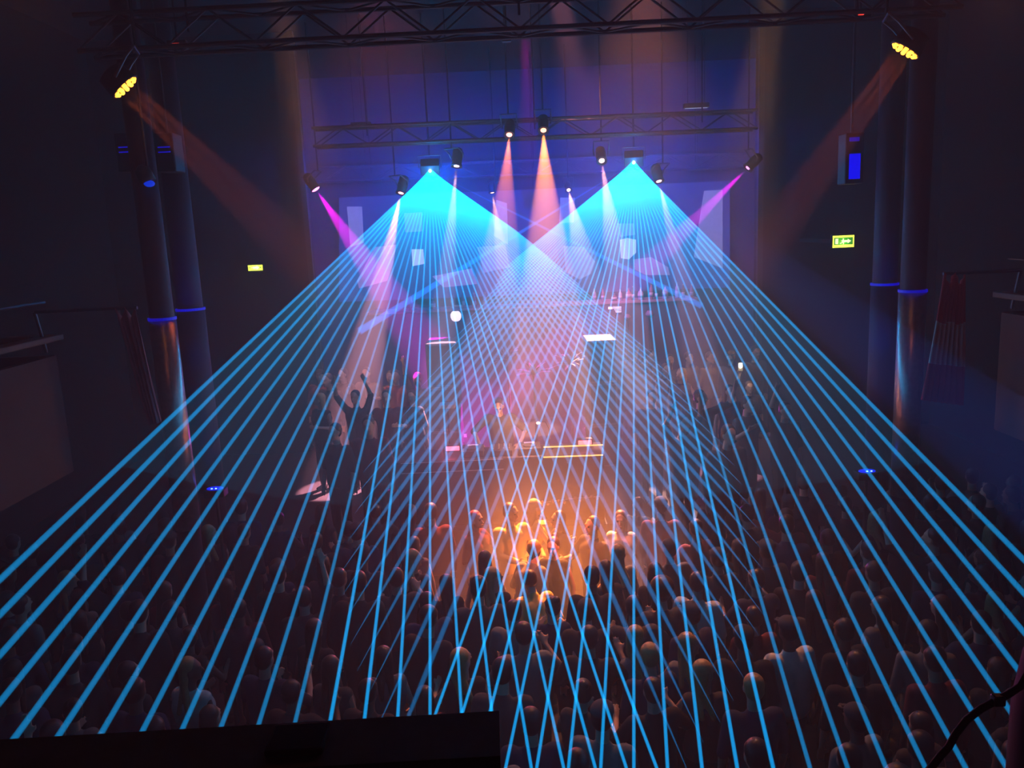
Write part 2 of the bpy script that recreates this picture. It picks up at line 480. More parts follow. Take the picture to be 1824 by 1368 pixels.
# the two amber LED wash lights seen edge-on, high at the sides
def wash(px, py, depth, tx, ty, td, label, along):
    p, q = at(px, py, depth), at(tx, ty, td)
    t = thing('wash_light', label, 'wash light', p)
    M = orient((0, 0, 0), q - p)
    bm = bmesh.new(); lathe(bm, [(.05, .20), (.13, .17), (.145, .05), (.15, .0), (.138, .0)], 24, M); obj('lamp_head', bm, M_case, t, smooth=True)
    bm = bmesh.new(); tube(bm, [(-.16, 0, .08), (-.17, .2, .14), (-.17, .32, .16), (.17, .32, .16), (.17, .2, .14), (.16, 0, .08)], .014, 8)
    bmesh.ops.transform(bm, matrix=M, verts=bm.verts); obj('yoke', bm, M_steel, t)
    h = M @ Vector((0, .32, .16)); bm = bmesh.new(); tube(bm, [h, (h.x, h.y, ZC - .004 - p.z)], .016, 8); obj('drop_pole', bm, M_black, t)
    me = mat('amber_emitter', (.8, .5, .2), .3, emit=(1, .33, .02), strength=7)
    me.cycles.emission_sampling = 'NONE'
    spots = [(0, 0)] + [(.055 * math.cos(a), .055 * math.sin(a)) for a in [i * PI / 3 for i in range(6)]] + [(.11 * math.cos(a), .11 * math.sin(a)) for a in [i * PI / 6 for i in range(12)]]
    for x, y in spots:
        bm = bmesh.new(); ball(bm, (x, y, -.004), (.021, .021, .016), 10, 8); bmesh.ops.transform(bm, matrix=M, verts=bm.verts); obj('emitter', bm, me, t, smooth=True)
    d = (q - p).normalized()
    u, v, _ = frame_of(d)
    for k in (-1, 0, 1):
        off = along * .07 * k
        lamp('SPOT', 'wash_beam', p + d * .04 + off, (1, .16, .05), 2200, q + off * 2, 7.5, .5, .03)
wash(223, 155, 8.0, 500, 420, 8.35, 'amber multi-lens wash light high by the left gallery', Vector((.7, 0, .6)))
wash(1612, 90, 8.0, 1370, 430, 8.35, 'amber multi-lens wash light high by the right gallery', Vector((.8, 0, -.4)))

# floods added out of frame to light the dancers, crowd, guests and stage
def flood(x, y, z, tx, ty, td, color, energy, sx, sy, spread, label):
    p, q = Vector((x, y, z)), at(tx, ty, td)
    t = thing('fill_flood', label, 'fill light', p)
    M = orient((0, 0, 0), q - p)
    bm = bmesh.new(); rbx(bm, -sx / 2 - .03, sx / 2 + .03, -sy / 2 - .03, sy / 2 + .03, .01, .12, .01); bmesh.ops.transform(bm, matrix=M, verts=bm.verts); obj('housing', bm, M_case, t)
    l = bpy.data.lights.new('fill_beam', 'AREA'); l.shape = 'RECTANGLE'; l.size = sx; l.size_y = sy; l.color = color; l.energy = energy; l.spread = math.radians(spread)
    o = bpy.data.objects.new('fill_beam', l); C.objects.link(o)
    o.matrix_world = orient(p, q)
flood(.55, 11.6, 8.8, 962, 985, 9.6, (1, .24, .04), 5, .35, .35, 24, 'added unseen flood aimed at the dancers in front of the desk')
flood(.2, 12.6, 8.8, 950, 800, 10.8, (1, .20, .12), 5, .7, .4, 60, 'added unseen flood over the desk')
flood(-1.8, 12.8, 8.8, 800, 660, 13.0, (1, .12, .45), 7, .8, .4, 90, 'added unseen flood over the left of the stage')
flood(2.3, 12.8, 8.8, 1060, 650, 13.0, (1, .13, .50), 7, .8, .4, 90, 'added unseen flood over the right of the stage')
flood(2.0, 11.9, 8.8, 1150, 1130, 7.2, (1, .30, .08), 45, .3, .2, 42, 'added unseen flood aimed at the crowd right of centre')
flood(-1.6, 11.9, 8.8, 740, 1130, 7.2, (1, .20, .08), 18, .3, .2, 60, 'added unseen flood aimed at the crowd left of centre')
flood(-3.2, 12.9, 8.8, 640, 640, 14.6, (1, .34, .12), 26, .3, .2, 26, 'added unseen flood over the guests left of the desk')
flood(4.2, 12.9, 8.8, 1260, 640, 14.6, (1, .40, .12), 32, .3, .2, 26, 'added unseen flood over the guests right of the desk')

flood(1.0, 13.6, 8.8, 1110, 528, 18.1, (1, .30, .38), 20, .3, .2, 30, 'added unseen flood aimed at the bottles on the bar')
# low lamps added on the stage and desk for coloured glow in the haze
def add_fill_lamp(p, color, energy, label, wide=0):
    t = thing('fill_lamp', label, 'fill_lamp', p)
    bm = bmesh.new(); rbx(bm, -.12, .12, -.05, .07, .0, .10, .012); obj('housing', bm, M_case, t)
    bm = bmesh.new(); rbx(bm, -.10, .10, -.062, -.05, .02, .085, .004); m = mat('fill_lamp_lens', (.6, .5, .4), .3, emit=color, strength=3); m.cycles.emission_sampling = 'NONE'; obj('lens', bm, m, t)
    if wide: lamp('SPOT', 'fill_lamp_glow', Vector(p) + Vector((0, -.16, .12)), color, energy, Vector(p) + Vector((0, -4, .9)), wide, .9, .08)
    else: lamp('POINT', 'fill_lamp_glow', Vector(p) + Vector((0, -.16, .12)), color, energy, radius=.08)
add_fill_lamp((.30, 11.25, 1.0), (1, .24, .03), 4, 'added amber footlight on the platform edge behind the dancers')
t = thing('pool_fill_lamp', 'low amber lamp added on a stand to light the pool of dancers', 'lamp', (.32, 9.75, 0))  # lamp added among the dancers for the orange glow around them
bm = bmesh.new(); lathe(bm, [(.12, 0), (.11, .02), (.02, .03)], 16); obj('base', bm, M_steel, t)
bm = bmesh.new(); tube(bm, [(0, 0, .02), (0, 0, .80)], .014, 8); obj('pole', bm, M_steel, t)
m = mat('amber_bulb', (.8, .5, .3), .4, emit=(1, .35, .08), strength=2.5); m.cycles.emission_sampling = 'NONE'
bm = bmesh.new(); ball(bm, (0, 0, .85), .05); obj('bulb', bm, m, t, smooth=True)
lamp('POINT', 'pool_glow', (.32, 9.75, 1.0), (1, .23, .03), 22, radius=.14)
taken0 = [(.32, 9.75, .25)]
add_fill_lamp((-.93, 11.85, 2.0), (1, .11, .22), 330, 'rosy lamp added on the DJ desk left of the DJ', 60)
add_fill_lamp((1.05, 11.85, 2.0), (1, .11, .14), 300, 'rosy lamp added on the right end of the DJ desk', 60)
add_fill_lamp((-1.1, 16.6, 1.0), (.8, .05, .9), 900, 'added mauve footlight in front of the back bar, left', 50)
add_fill_lamp((1.6, 16.6, 1.0), (.75, .05, .9), 800, 'added mauve footlight in front of the back bar, right', 50)

# red clock-like displays and a red pilot lamp
def red_display(px, py, depth, label):
    p = at(px, py, depth)
    t = thing('red_display', label, 'display', p)
    bm = bmesh.new(); rbx(bm, -.10, .10, 0, .08, -.05, .05, .006); obj('case', bm, M_case, t)
    m = mat('red_digit', (.5, .02, .02), .4, emit=(1, .05, .03), strength=2.2)
    for k in range(4):
        bm = bmesh.new()
        x = -.036 + k * .018
        for z in (-.014, 0, .014): bx(bm, x + .001, x + .013, -.006, 0, z - .002, z + .002)
        bx(bm, x, x + .003, -.006, 0, -.014, .014); bx(bm, x + .011, x + .014, -.006, 0, -.014, .014)
        obj('digit', bm, m, t)
    bm = bmesh.new(); tube(bm, [(0, .04, .05), (0, .04, ZC - .004 - p.z)], .012, 6); obj('hanger', bm, M_steel, t)
red_display(314, 80, 9.0, 'small red digital display high on the left')
red_display(1535, 24, 9.0, 'small red digital display high on the right')
p = at(902, 66, 11.0)
t = thing('pilot_lamp', 'tiny red pilot lamp near the ceiling over the middle', 'lamp', p)
bm = bmesh.new(); rbx(bm, -.06, .06, 0, .1, -.05, .06, .006); obj('case', bm, M_case, t)
bm = bmesh.new(); ball(bm, (0, -.008, 0), .014); obj('bulb', bm, mat('red_bulb', (.5, .02, .02), .4, emit=(1, .08, .03), strength=1.5), t)
bm = bmesh.new(); tube(bm, [(0, .05, .06), (0, .05, ZC - .004 - p.z)], .012, 6); obj('hanger', bm, M_steel, t)

# ------------------------------------------------------------------ exit signs
def exit_sign(px, py, depth, w, h, label, wall_y):
    p = at(px, py, depth)
    t = thing('exit_sign', label, 'exit sign', p)
    bm = bmesh.new(); rbx(bm, -w / 2 - .02, w / 2 + .02, 0, .06, -h / 2 - .02, h / 2 + .02, .008); obj('housing', bm, M_case, t)
    bm = bmesh.new()
    for x0, x1, z0, z1 in ((-w/2, w/2, h/2 - .035, h/2), (-w/2, w/2, -h/2, -h/2 + .045), (-w/2, -w/2 + .02, -h/2, h/2), (w/2 - .02, w/2, -h/2, h/2)):
        bx(bm, x0, x1, -.012, 0, z0, z1)
    obj('lit_border', bm, mat('sign_border', (.8, .9, .2), .5, emit=(.95, 1, .12), strength=1.3), t)
    bm = bmesh.new(); bx(bm, -w/2 + .02, w/2 - .02, -.008, 0, -h/2 + .045, h/2 - .035)
    obj('panel', bm, mat('sign_green', (.02, .25, .05), .5, emit=(.05, .28, .03), strength=.7), t)
    m = mat('sign_white', (.9, .95, .85), .5, emit=(.8, 1, .55), strength=1.2)
    s = h
    bm = bmesh.new()                                           # running figure
    ball(bm, (-.02 * s, -.012, .20 * s), (.055 * s, .004, .055 * s), 10, 6)
    def limb(a, b, r=.03): tube(bm, [(a[0] * s, -.012, a[1] * s), (b[0] * s, -.012, b[1] * s)], r * s, 6)
    limb((-.05, .13), (-.10, -.05), .045); limb((-.10, -.05), (.03, -.12)); limb((.03, -.12), (-.02, -.24)); limb((-.10, -.05), (-.22, -.16)); limb((-.22, -.16), (-.32, -.14))
    limb((-.05, .12), (.08, .03)); limb((-.05, .12), (-.18, .05))
    obj('running_figure', bm, m, t)
    bm = bmesh.new(); x0 = w / 2 - .16
    bx(bm, x0 - .02, x0 + .05, -.013, -.008, -.012 + 0, .02)
    vs_ = [bm.verts.new(q) for q in ((x0 + .05, -.013, -.035), (x0 + .11, -.013, .004), (x0 + .05, -.013, .043))]; bm.faces.new(vs_)
    obj('arrow', bm, m, t)
    bm = bmesh.new(); bx(bm, -w / 2 + .04, -w / 2 + .09, -.013, -.008, -h / 2 + .06, h / 2 - .05); obj('doorway', bm, m, t)
    lamp('POINT', 'sign_glow', p + Vector((0, -.1, -.02)), (.75, 1, .15), 1.6, radius=.05)
    bm = bmesh.new(); bx(bm, -.03, .03, .06, wall_y - p.y, -.03, .03); obj('bracket', bm, M_steel, t)
exit_sign(455, 477, 15.6, .27, .10, 'small far green exit sign on the dark wall left of the stage', 16.0)
exit_sign(1502, 430, 14.0, .36, .20, 'yellow-green exit sign with running figure right of the stage', 16.0)

# dim warm lamps added out of view to brighten the galleries
for px, py, dp, e, lb in ((1790, -60, 6.0, 9, 'added dim warm lamp out of view above the right gallery'), (30, -40, 6.0, 5, 'added dim warm lamp out of view above the left gallery')):
    p = at(px, py, dp)
    t = thing('gallery_fill_lamp', lb, 'lamp', p)
    bm = bmesh.new(); lathe(bm, [(.05, .22), (.07, .2), (.13, .04), (.14, 0), (.13, 0), (.06, .15)], 20); obj('shade', bm, M_case, t, smooth=True)
    bm = bmesh.new(); ball(bm, (0, 0, .04), .04); obj('bulb', bm, mat('dim_bulb', (.6, .4, .3), .4, emit=(1, .4, .15), strength=.5), t, smooth=True)
    bm = bmesh.new(); tube(bm, [(0, 0, .2), (0, 0, ZC - .004 - p.z)], .01, 6); obj('cord', bm, M_black, t)
    lamp('POINT', 'gallery_fill', p + Vector((0, 0, -.08)), (1, .27, .10), e, radius=.1)

# ------------------------------------------------------------------ pillars, galleries, banners
M_pillar = mat('dark_pillar', (0.07, 0.035, 0.06), 0.6, scale=3)
M_sleeve = mat('steel_sleeve', (0.55, 0.45, 0.42), 0.32, 0.85, scale=20)
def pillar(name, px, depth, r, z0, z1, label, sleeve=None, cap=None):
    c = at(px, 600, depth)
    t = thing(name, label, 'pillar', (c.x, depth, 0))
    bm = bmesh.new(); lathe(bm, [(r, z0), (r, z1)], 28); obj('shaft', bm, M_pillar, t, smooth=True)
    if sleeve:
        bm = bmesh.new(); lathe(bm, [(r * 1.1, sleeve[0]), (r * 1.1, sleeve[1])], 28); obj('sleeve', bm, M_sleeve if not cap else M_pillar, t, smooth=True)
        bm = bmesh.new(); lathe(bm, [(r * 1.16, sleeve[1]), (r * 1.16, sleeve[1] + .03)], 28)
        obj('rim', bm, mat('blue_glow_rim', (.1, .1, .5), .4, emit=(0, 0, 1), strength=.35), t)  # blue light on the rim put in as its own glow
zs = at(288, 570, 9.0).z
pillar('pillar', 293, 9.0, .13, 0, ZC, 'round pillar with a steel sleeve beside the left banner', (2.0, zs))
pillar('pillar', 345, 10.6, .16, 0, ZC, 'blue-lit round pillar behind the steel-sleeved one on the left', (2.0, at(333, 553, 10.6).z), cap=True)
zs = at(1628, 520, 9.0).z
pillar('pillar', 1622, 9.0, .13, 0, ZC, 'round pillar with an orange glint on its steel sleeve on the right', (2.0, zs))
pillar('pillar', 1572, 10.6, .15, 0, ZC, 'blue-lit round pillar nearer the stage on the right', (2.0, at(1570, 508, 10.6).z), cap=True)
# blue uplights on the two blue-lit pillars
for px, py, dep, tx, ty, e, lb in ((384, 869, 9.4, 345, 560, 60, 'blue-lit lantern low beside the left pillars'), (1543, 838, 9.2, 1566, 560, 50, 'blue-lit lantern low beside the right pillars')):
    p = at(px, py, dep)
    t = thing('uplight', lb, 'uplight', p)
    bm = bmesh.new(); rbx(bm, -.12, .12, -.08, .08, -.10, -.01, .01); obj('housing', bm, M_case, t)
    bm = bmesh.new(); ball(bm, (0, -.02, 0), (.10, .06, .018)); obj('lens', bm, mat('blue_lens', (.1, .1, .8), .3, emit=(0, .02, 1), strength=1.1), t, smooth=True)
    for dx in (-.02, .03):
        bm = bmesh.new(); ball(bm, (dx, -.07, .012), (.012, .008, .008)); obj('diode', bm, mat('blue_diode', (.5, .7, 1), .3, emit=(.25, .5, 1), strength=3), t)
    bm = bmesh.new(); tube(bm, [(0, 0, -.1), (0, 0, -p.z)], .02, 8); obj('stand', bm, M_steel, t)
    q = at(tx, ty, 10.4)
    lamp('SPOT', 'uplight_beam', p + Vector((0, .0, .06)), (0, 0, 1), e * 3, q, 28, .7, .08)

# blue-lit items on the left wall: speaker with blue slots; right: blue window-like speaker grille
def blue_slots(px, py, depth, dz, label, n=2, w=.16):
    p = at(px, py, depth)
    t = thing('hanging_speaker', label, 'loudspeaker', p)
    bm = bmesh.new(); rbx(bm, -w * .8, w * .8, 0, .3, -.22, .22, .015); obj('cabinet', bm, M_case, t)
    for k in range(n):
        bm = bmesh.new(); bx(bm, -w / 2, w / 2, -.012, 0, .05 - k * dz, .062 - k * dz)
        obj('light_slot', bm, mat('blue_slot', (.1, .1, .6), .4, emit=(0, 0, 1), strength=.45), t)
    bm = bmesh.new(); tube(bm, [(0, .15, .22), (0, .15, ZC - .004 - p.z)], .015, 8); obj('hanger', bm, M_steel, t)
blue_slots(223, 271, 9.9, .055, 'dark hanging speaker with two blue light slots, outer of the pair on the left', 2, .14)
blue_slots(293, 271, 9.9, .055, 'dark hanging speaker with two blue light slots, inner of the pair on the left', 2, .14)
p = at(266, 327, 8.8)
t = thing('moving_light', 'small blue glowing lamp under the blue-slotted speakers', 'lamp', p)
bm = bmesh.new(); ball(bm, (0, 0, 0), (.055, .05, .035)); obj('lens', bm, mat('blue_globe', (.1, .1, .6), .4, emit=(0, .05, 1), strength=.6), t, smooth=True)
bm = bmesh.new(); lathe(bm, [(.03, .2), (.08, .15), (.085, .02), (.06, .02)], 20, Matrix.Rotation(-.4, 4, 'Y')); obj('lamp_head', bm, M_case, t, smooth=True)
bm = bmesh.new(); tube(bm, [(0, 0, .18), (0, 0, ZC - .004 - p.z)], .015, 8); obj('hanger', bm, M_steel, t)
p = at(1522, 296, 10.8)
t = thing('lit_speaker', 'tall hanging box glowing blue beside the right-hand pillars', 'loudspeaker', p)
bm = bmesh.new(); rbx(bm, -.12, .12, 0, .25, -.22, .42, .015); obj('cabinet', bm, M_case, t)
m = mat('blue_panel', (.05, .05, .6), .4, emit=(0, 0, 1), strength=.95)
bm = bmesh.new(); bx(bm, -.07, .07, -.012, 0, -.16, .155); obj('lit_panel', bm, m, t)
bm = bmesh.new(); bx(bm, -.075, .05, -.012, 0, .31, .36); obj('lit_panel', bm, mat('blue_panel_dim', (.05, .05, .4), .4, emit=(0, 0, 1), strength=.3), t)
bm = bmesh.new(); tube(bm, [(0, .12, .42), (0, .12, ZC - .004 - p.z)], .02, 8); obj('hanger', bm, M_steel, t)
for px, py, lb in ((289, 178, 'left'), (1560, 292, 'right')):
    pass

# side galleries with handrails
M_gal = mat('gallery_front', (0.16, 0.06, 0.045), 0.7, scale=2)
M_rail = mat('handrail_wood', (0.30, 0.13, 0.07), 0.45, scale=6)
def gallery(side, label):
    x0, x1 = (XL, -4.75) if side < 0 else (5.15, XR)
    t = thing('side_gallery', label, 'gallery', ((x0 + x1) / 2, 5, 0))
    o = Vector(t.location)
    bm = bmesh.new(); bx(bm, x0 - o.x, x1 - o.x, -6, 3.4, 3.2, 3.4); obj('deck', bm, M_stage, t)
    xe = (x1 if side < 0 else x0) - o.x
    bm = bmesh.new(); bx(bm, xe - .04, xe + .04, -6, 3.4, 2.9, 4.15); obj('front_panel', bm, M_gal, t)
    bm = bmesh.new(); bx(bm, x0 - o.x, x1 - o.x, 3.36, 3.44, 2.9, 4.15); obj('end_panel', bm, M_gal, t)
    bm = bmesh.new(); rbx(bm, xe - .09, xe + .09, -6, 3.5, 4.30, 4.36, .01); obj('handrail', bm, M_rail, t)
    bm = bmesh.new(); rbx(bm, x0 - o.x + .01, x1 - o.x, 3.3, 3.5, 4.30, 4.36, .01); obj('handrail', bm, M_rail, t)
    for yy in (-5.5, -3.5, -1.5, .5, 2.4):
        bm = bmesh.new(); tube(bm, [(xe, yy, 4.15), (xe, yy, 4.3)], .02, 8); obj('baluster', bm, M_steel, t)
    for px_ in ((-7.0, -6.2) if side < 0 else (6.2, 7.2, 8.0)):
        bm = bmesh.new(); tube(bm, [(px_ - o.x, 3.4, 0), (px_ - o.x, 3.4, 2.95)], .07, 10); obj('post', bm, M_steel, t)
    bm = bmesh.new()
    tube(bm, [(xe, -6, 4.7), (xe, 3.4, 4.7)], .014, 6)
    obj('wire', bm, M_steel, t)
    q0, q1 = ((206, 548), (244, 545)) if side < 0 else ((1680, 486), (1722, 484))
    za = at(*q0, 8.2).z - .01
    xin = at(*(q1 if side < 0 else q0), 8.2).x
    bm = bmesh.new(); tube(bm, [(xe, 3.2, za), (xin - o.x, 3.2, za)], .018, 8); tube(bm, [(xe, 3.2, za), (xe, 3.3, 4.2)], .018, 8)
    obj('banner_rail', bm, M_steel, t)
gallery(-1, 'dark side gallery with wooden handrail along the left wall')
gallery(1, 'dark side gallery with wooden handrail along the right wall')

def banner(pts_top, pts_bot, depth0, depth1, label, bands, nfold=7):
    """Gathered cloth hanging in folds between its top edge and its hem; bands: rows of colour from the top."""
    A0, A1 = at(*pts_top[0], depth0), at(*pts_top[1], depth0)
    B0, B1 = at(*pts_bot[0], depth1), at(*pts_bot[1], depth1)
    nu, nv = 36, 24
    bm = bmesh.new(); grid = []
    for j in range(nv + 1):
        v = j / nv
        L, R = A0.lerp(B0, v), A1.lerp(B1, v)
        row = []
        for i in range(nu + 1):
            u = i / nu
            p = L.lerp(R, u)
            p += Vector((0, -1, 0)) * (.045 * math.sin(u * nfold * 2 * PI + .6 * math.sin(3 * v)) * (.5 + .5 * v))
            p.z -= .12 * math.sin(u * PI * 2) ** 2 * (1 - v) ** 3
            row.append(bm.verts.new(p - A0))
        grid.append(row)
    cols = []
    for j in range(nv):
        for i in range(nu):
            f = bm.faces.new((grid[j][i], grid[j][i + 1], grid[j + 1][i + 1], grid[j + 1][i]))
            s = (j + .5) / nv
            f.material_index = [k for k, (e, _) in enumerate(bands) if s < e][0]
    me = bpy.data.meshes.new('banner'); bm.to_mesh(me); bm.free()
    for pl in me.polygons: pl.use_smooth = True
    for _, m in bands: me.materials.append(m)
    o = bpy.data.objects.new('banner', me); C.objects.link(o); o.location = A0
    s = o.modifiers.new('thick', 'SOLIDIFY'); s.thickness = .006
    tag(o, label, 'banner')
M_red = mat('red_cloth', (0.45, 0.03, 0.03), 0.85, scale=4)
M_white = mat('white_cloth', (0.60, 0.52, 0.46), 0.85, scale=4)
banner(((1682, 486), (1720, 484)), ((1640, 712), (1716, 722)), 8.2, 8.0, 'red and white banded banner draped over the right gallery rail', [(.36, M_red), (.70, M_white), (1.01, M_red)])
banner(((206, 548), (240, 545)), ((268, 756), (286, 752)), 8.2, 8.0, 'narrow dusky cloth banner hanging from the left gallery rail', [(1.01, mat('dusky_cloth', (.35, .12, .14), .85))], 4)

# balcony ledge in front of the camera (lower left) and the dark cased lamp (lower right)
def quad_box(name, corners, m, drop, parent=None):   # a slab from four top corners
    bm = bmesh.new()
    t = [bm.verts.new(c) for c in corners]; b = [bm.verts.new(c - Vector((0, 0, drop))) for c in corners]
    bm.faces.new(t); bm.faces.new(b[::-1])
    for i in range(4): bm.faces.new((t[i], b[i], b[(i + 1) % 4], t[(i + 1) % 4]))
    return obj(name, bm, m, parent)
zt = at(889, 1266, 1.35).z
a = at_z(889, 1266, zt); b = at_z(-150, 1288, zt)
p = at_z(889, 1266, zt)
t = thing('balcony_ledge', 'dark squared-off balcony ledge in front of the viewer at lower left', 'ledge', (p.x, p.y, zt))
o = Vector(t.location)
bm = bmesh.new(); bx(bm, -2.2, 0, -.13, 0, -.045, 0)
M_ledge = mat('ledge_top', (.45, .43, .5), .7, scale=14, bump=.2)
obj('cap_board', bm, M_ledge, t)
bm = bmesh.new(); bx(bm, -2.2, -.006, -.118, -.012, -zt + .02, -.045); obj('panel', bm, M_black, t)
t.rotation_euler.z = math.radians(1.2)
bm = bmesh.new(); rbx(bm, -.40, -.30, -.10, -.02, 0, .012, .004); o2 = obj('ledge_clip', bm, M_black, t)

p = at(1800, 1300, 1.5)
t = thing('cased_lamp', 'dark drum-shaped lamp on a bracket at the lower right corner', 'lamp', p)
bm = bmesh.new(); lathe(bm, [(.02, -.62), (.10, -.6), (.13, -.45), (.13, .02), (.115, .14), (.08, .17), (.02, .18)], 28, Matrix.Translation((.15, 0, 0))); obj('housing', bm, M_black, t, smooth=True)
bm = bmesh.new()
c = [at(x, y, 1.5) - p for x, y in ((1836, 1190), (1818, 1222), (1797, 1236), (1780, 1245), (1748, 1262), (1722, 1282), (1703, 1306), (1690, 1330), (1676, 1345), (1650, 1378))]
tube(bm, c, .0075, 8); obj('cable', bm, M_black, t, smooth=True)
bm = bmesh.new(); q = at(1778, 1246, 1.5) - p; rbx(bm, q.x - .012, q.x + .012, q.y - .01, q.y + .01, q.z - .012, q.z + .01, .004); obj('connector', bm, M_steel, t)

# ------------------------------------------------------------------ the stage: desk, speakers, bar, screen
STG = 1.0
def rel(px, py, d, o): return at(px, py, d) - o
M_desk = mat('desk_cloth', (0.05, 0.035, 0.04), 0.9, scale=10, bump=.2)
dx0, dx1 = at(700, 800, 11.35).x, at(1078, 800, 11.35).x
dc = (dx0 + dx1) / 2
t = thing('dj_desk', 'long dark DJ desk with two lit edges glowing amber at its right front', 'desk', (dc, 11.65, STG))
hw = (dx1 - dx0) / 2
bm = bmesh.new(); rbx(bm, -hw, hw, -.32, .34, .96, 1.0, .008); obj('desk_top', bm, M_desk, t)
bm = bmesh.new(); bx(bm, -hw + .03, hw - .03, -.28, -.25, 0, .96); obj('front_panel', bm, M_desk, t)
for sx in (-1, 1):
    bm = bmesh.new(); bx(bm, sx * (hw - .05) - .02, sx * (hw - .05) + .02, -.25, .3, 0, .96); obj('side_panel', bm, M_desk, t)
for z in (.99, .84):
    bm = bmesh.new(); tube(bm, [(-hw + .1, -.33, z), (.05, -.33, z)], .006, 6); obj('trim_bar', bm, M_bright, t)
ms = mat('amber_edge_glow', (.9, .6, .2), .4, emit=(1, .52, .10), strength=1.6)  # light on the desk edges put in as glowing tubes
for py in (795, 813):
    a, b = at(968, py + 1.5, 11.31), at(1074, py - 2.5, 11.31)
    bm = bmesh.new(); tube(bm, [a - t.location, Vector((b.x, a.y, b.z)) - t.location], .010, 8); obj('edge_glow', bm, ms, t)
zt_ = STG + 1.0
def player(x, label):
    q = thing('media_player', label, 'media player', (x, 11.62, zt_))
    bm = bmesh.new(); rbx(bm, -.16, .16, -.20, .20, 0, .10, .01); obj('case', bm, M_case, q)
    bm = bmesh.new(); lathe(bm, [(.10, .10), (.10, .116), (.085, .122)], 28, Matrix.Translation((0, -.04, 0))); obj('jog_wheel', bm, M_steel, q, smooth=False)
    bm = bmesh.new(); bx(bm, -.08, .08, .10, .17, .10, .106); obj('display', bm, mat('player_display', (.3, .3, .5), .3, emit=(.9, .5, .8), strength=.5), q)
    for i in (-1, 1):
        bm = bmesh.new(); lathe(bm, [(.014, .10), (.012, .118)], 12, Matrix.Translation((-.13, -.16 + .04 * i, 0))); obj('button', bm, M_bright, q)
DJP = at_z(890, 722, STG + 1.62)
player(DJP.x - .42, 'media player on the desk at the viewer left of the DJ')
player(DJP.x + .42, 'media player on the desk at the viewer right of the DJ')
q = thing('mixer', 'flat black mixer on the desk straight in front of the DJ', 'mixer', (DJP.x, 11.62, zt_))
bm = bmesh.new(); rbx(bm, -.16, .16, -.20, .20, 0, .09, .01); obj('case', bm, M_case, q)
for i in range(4):
    bm = bmesh.new(); bx(bm, -.12 + .075 * i, -.10 + .075 * i, -.16, -.12, .09, .11); obj('fader', bm, M_bright, q)
    for j in range(3):
        bm = bmesh.new(); lathe(bm, [(.011, .09), (.009, .115)], 10, Matrix.Translation((-.11 + .075 * i, -.04 + .07 * j, 0))); obj('knob', bm, M_bright, q)
q = thing('desk_fill_lamp', 'little warm lamp on a bent neck, added to light the DJ', 'lamp', (DJP.x + .72, 11.72, zt_))  # lamp and its glow added at the desk to brighten the DJ
bm = bmesh.new(); lathe(bm, [(.06, 0), (.055, .02), (.01, .03)], 16); obj('base', bm, M_steel, q)
bm = bmesh.new(); tube(bm, [(0, 0, .02), (0, 0, .3), (-.05, -.03, .42), (-.14, -.06, .44)], .007, 8); obj('neck', bm, M_steel, q)
bm = bmesh.new(); ball(bm, (-.16, -.07, .42), (.03, .03, .02)); obj('bulb', bm, mat('desk_bulb', (.9, .6, .4), .4, emit=(1, .5, .25), strength=3), q, smooth=True)
lamp('POINT', 'desk_glow', (DJP.x + .35, 11.5, zt_ + .45), (1, .42, .2), 60, radius=.04)
# little ornaments strung along the foot of the desk front
p = at(1005, 893, 11.355)
q = thing('garland', 'string of small pale ornaments hung low across the desk front', 'garland', p)
bm = bmesh.new(); tube(bm, [(-.5, 0, -.03), (-.2, 0, .01), (.2, 0, .04), (.52, 0, .05)], .004, 6); obj('cord', bm, M_bright, q)
for i in range(13):
    x = -.48 + i * .08
    bm = bmesh.new(); ball(bm, (x, -.012, -.03 + .08 * (i / 12) + (.02 if i % 3 else -.015)), (.022, .014, .022 if i % 2 else .032), 10, 8); obj('ornament', bm, mat('ornament_pale', (.6, .42, .34), .5) if i == 0 else bpy.data.materials['ornament_pale'], q, smooth=True)

def speaker(px0, px1, py, depth, label, n=3, dd=.8):
    a, b = at(px0, py, depth), at(px1, py, depth)
    w = b.x - a.x; h = (a.z - STG) / n
    for k in range(n):
        q = thing('speaker_cabinet', label + (', ' + ['bottom', 'middle', 'top'][k] + ' cabinet of its stack'), 'loudspeaker', ((a.x + b.x) / 2, depth + dd / 2, STG + k * h), 0)
        bm = bmesh.new(); rbx(bm, -w / 2, w / 2, -dd / 2, dd / 2, .003, h - .003, .015); obj('cabinet', bm, mat('speaker_paint', (.10, .09, .10), .6, scale=30) if 'speaker_paint' not in bpy.data.materials else bpy.data.materials['speaker_paint'], q)
        bm = bmesh.new(); bx(bm, -w / 2 + .04, w / 2 - .04, -dd / 2 - .012, -dd / 2, .04, h - .04); obj('grille', bm, M_black, q)
        for sx in (-1, 1):
            bm = bmesh.new(); tube(bm, [(sx * w / 2, -.1, h * .55), (sx * (w / 2 + .02), -.08, h * .55), (sx * (w / 2 + .02), .08, h * .55), (sx * w / 2, .1, h * .55)], .01, 6); obj('handle', bm, M_steel, q)
speaker(757, 812, 612, 14.0, 'black speaker with orange-lit top left of the DJ')
speaker(1046, 1098, 607, 14.0, 'black speaker with brightly lit top right of the DJ')
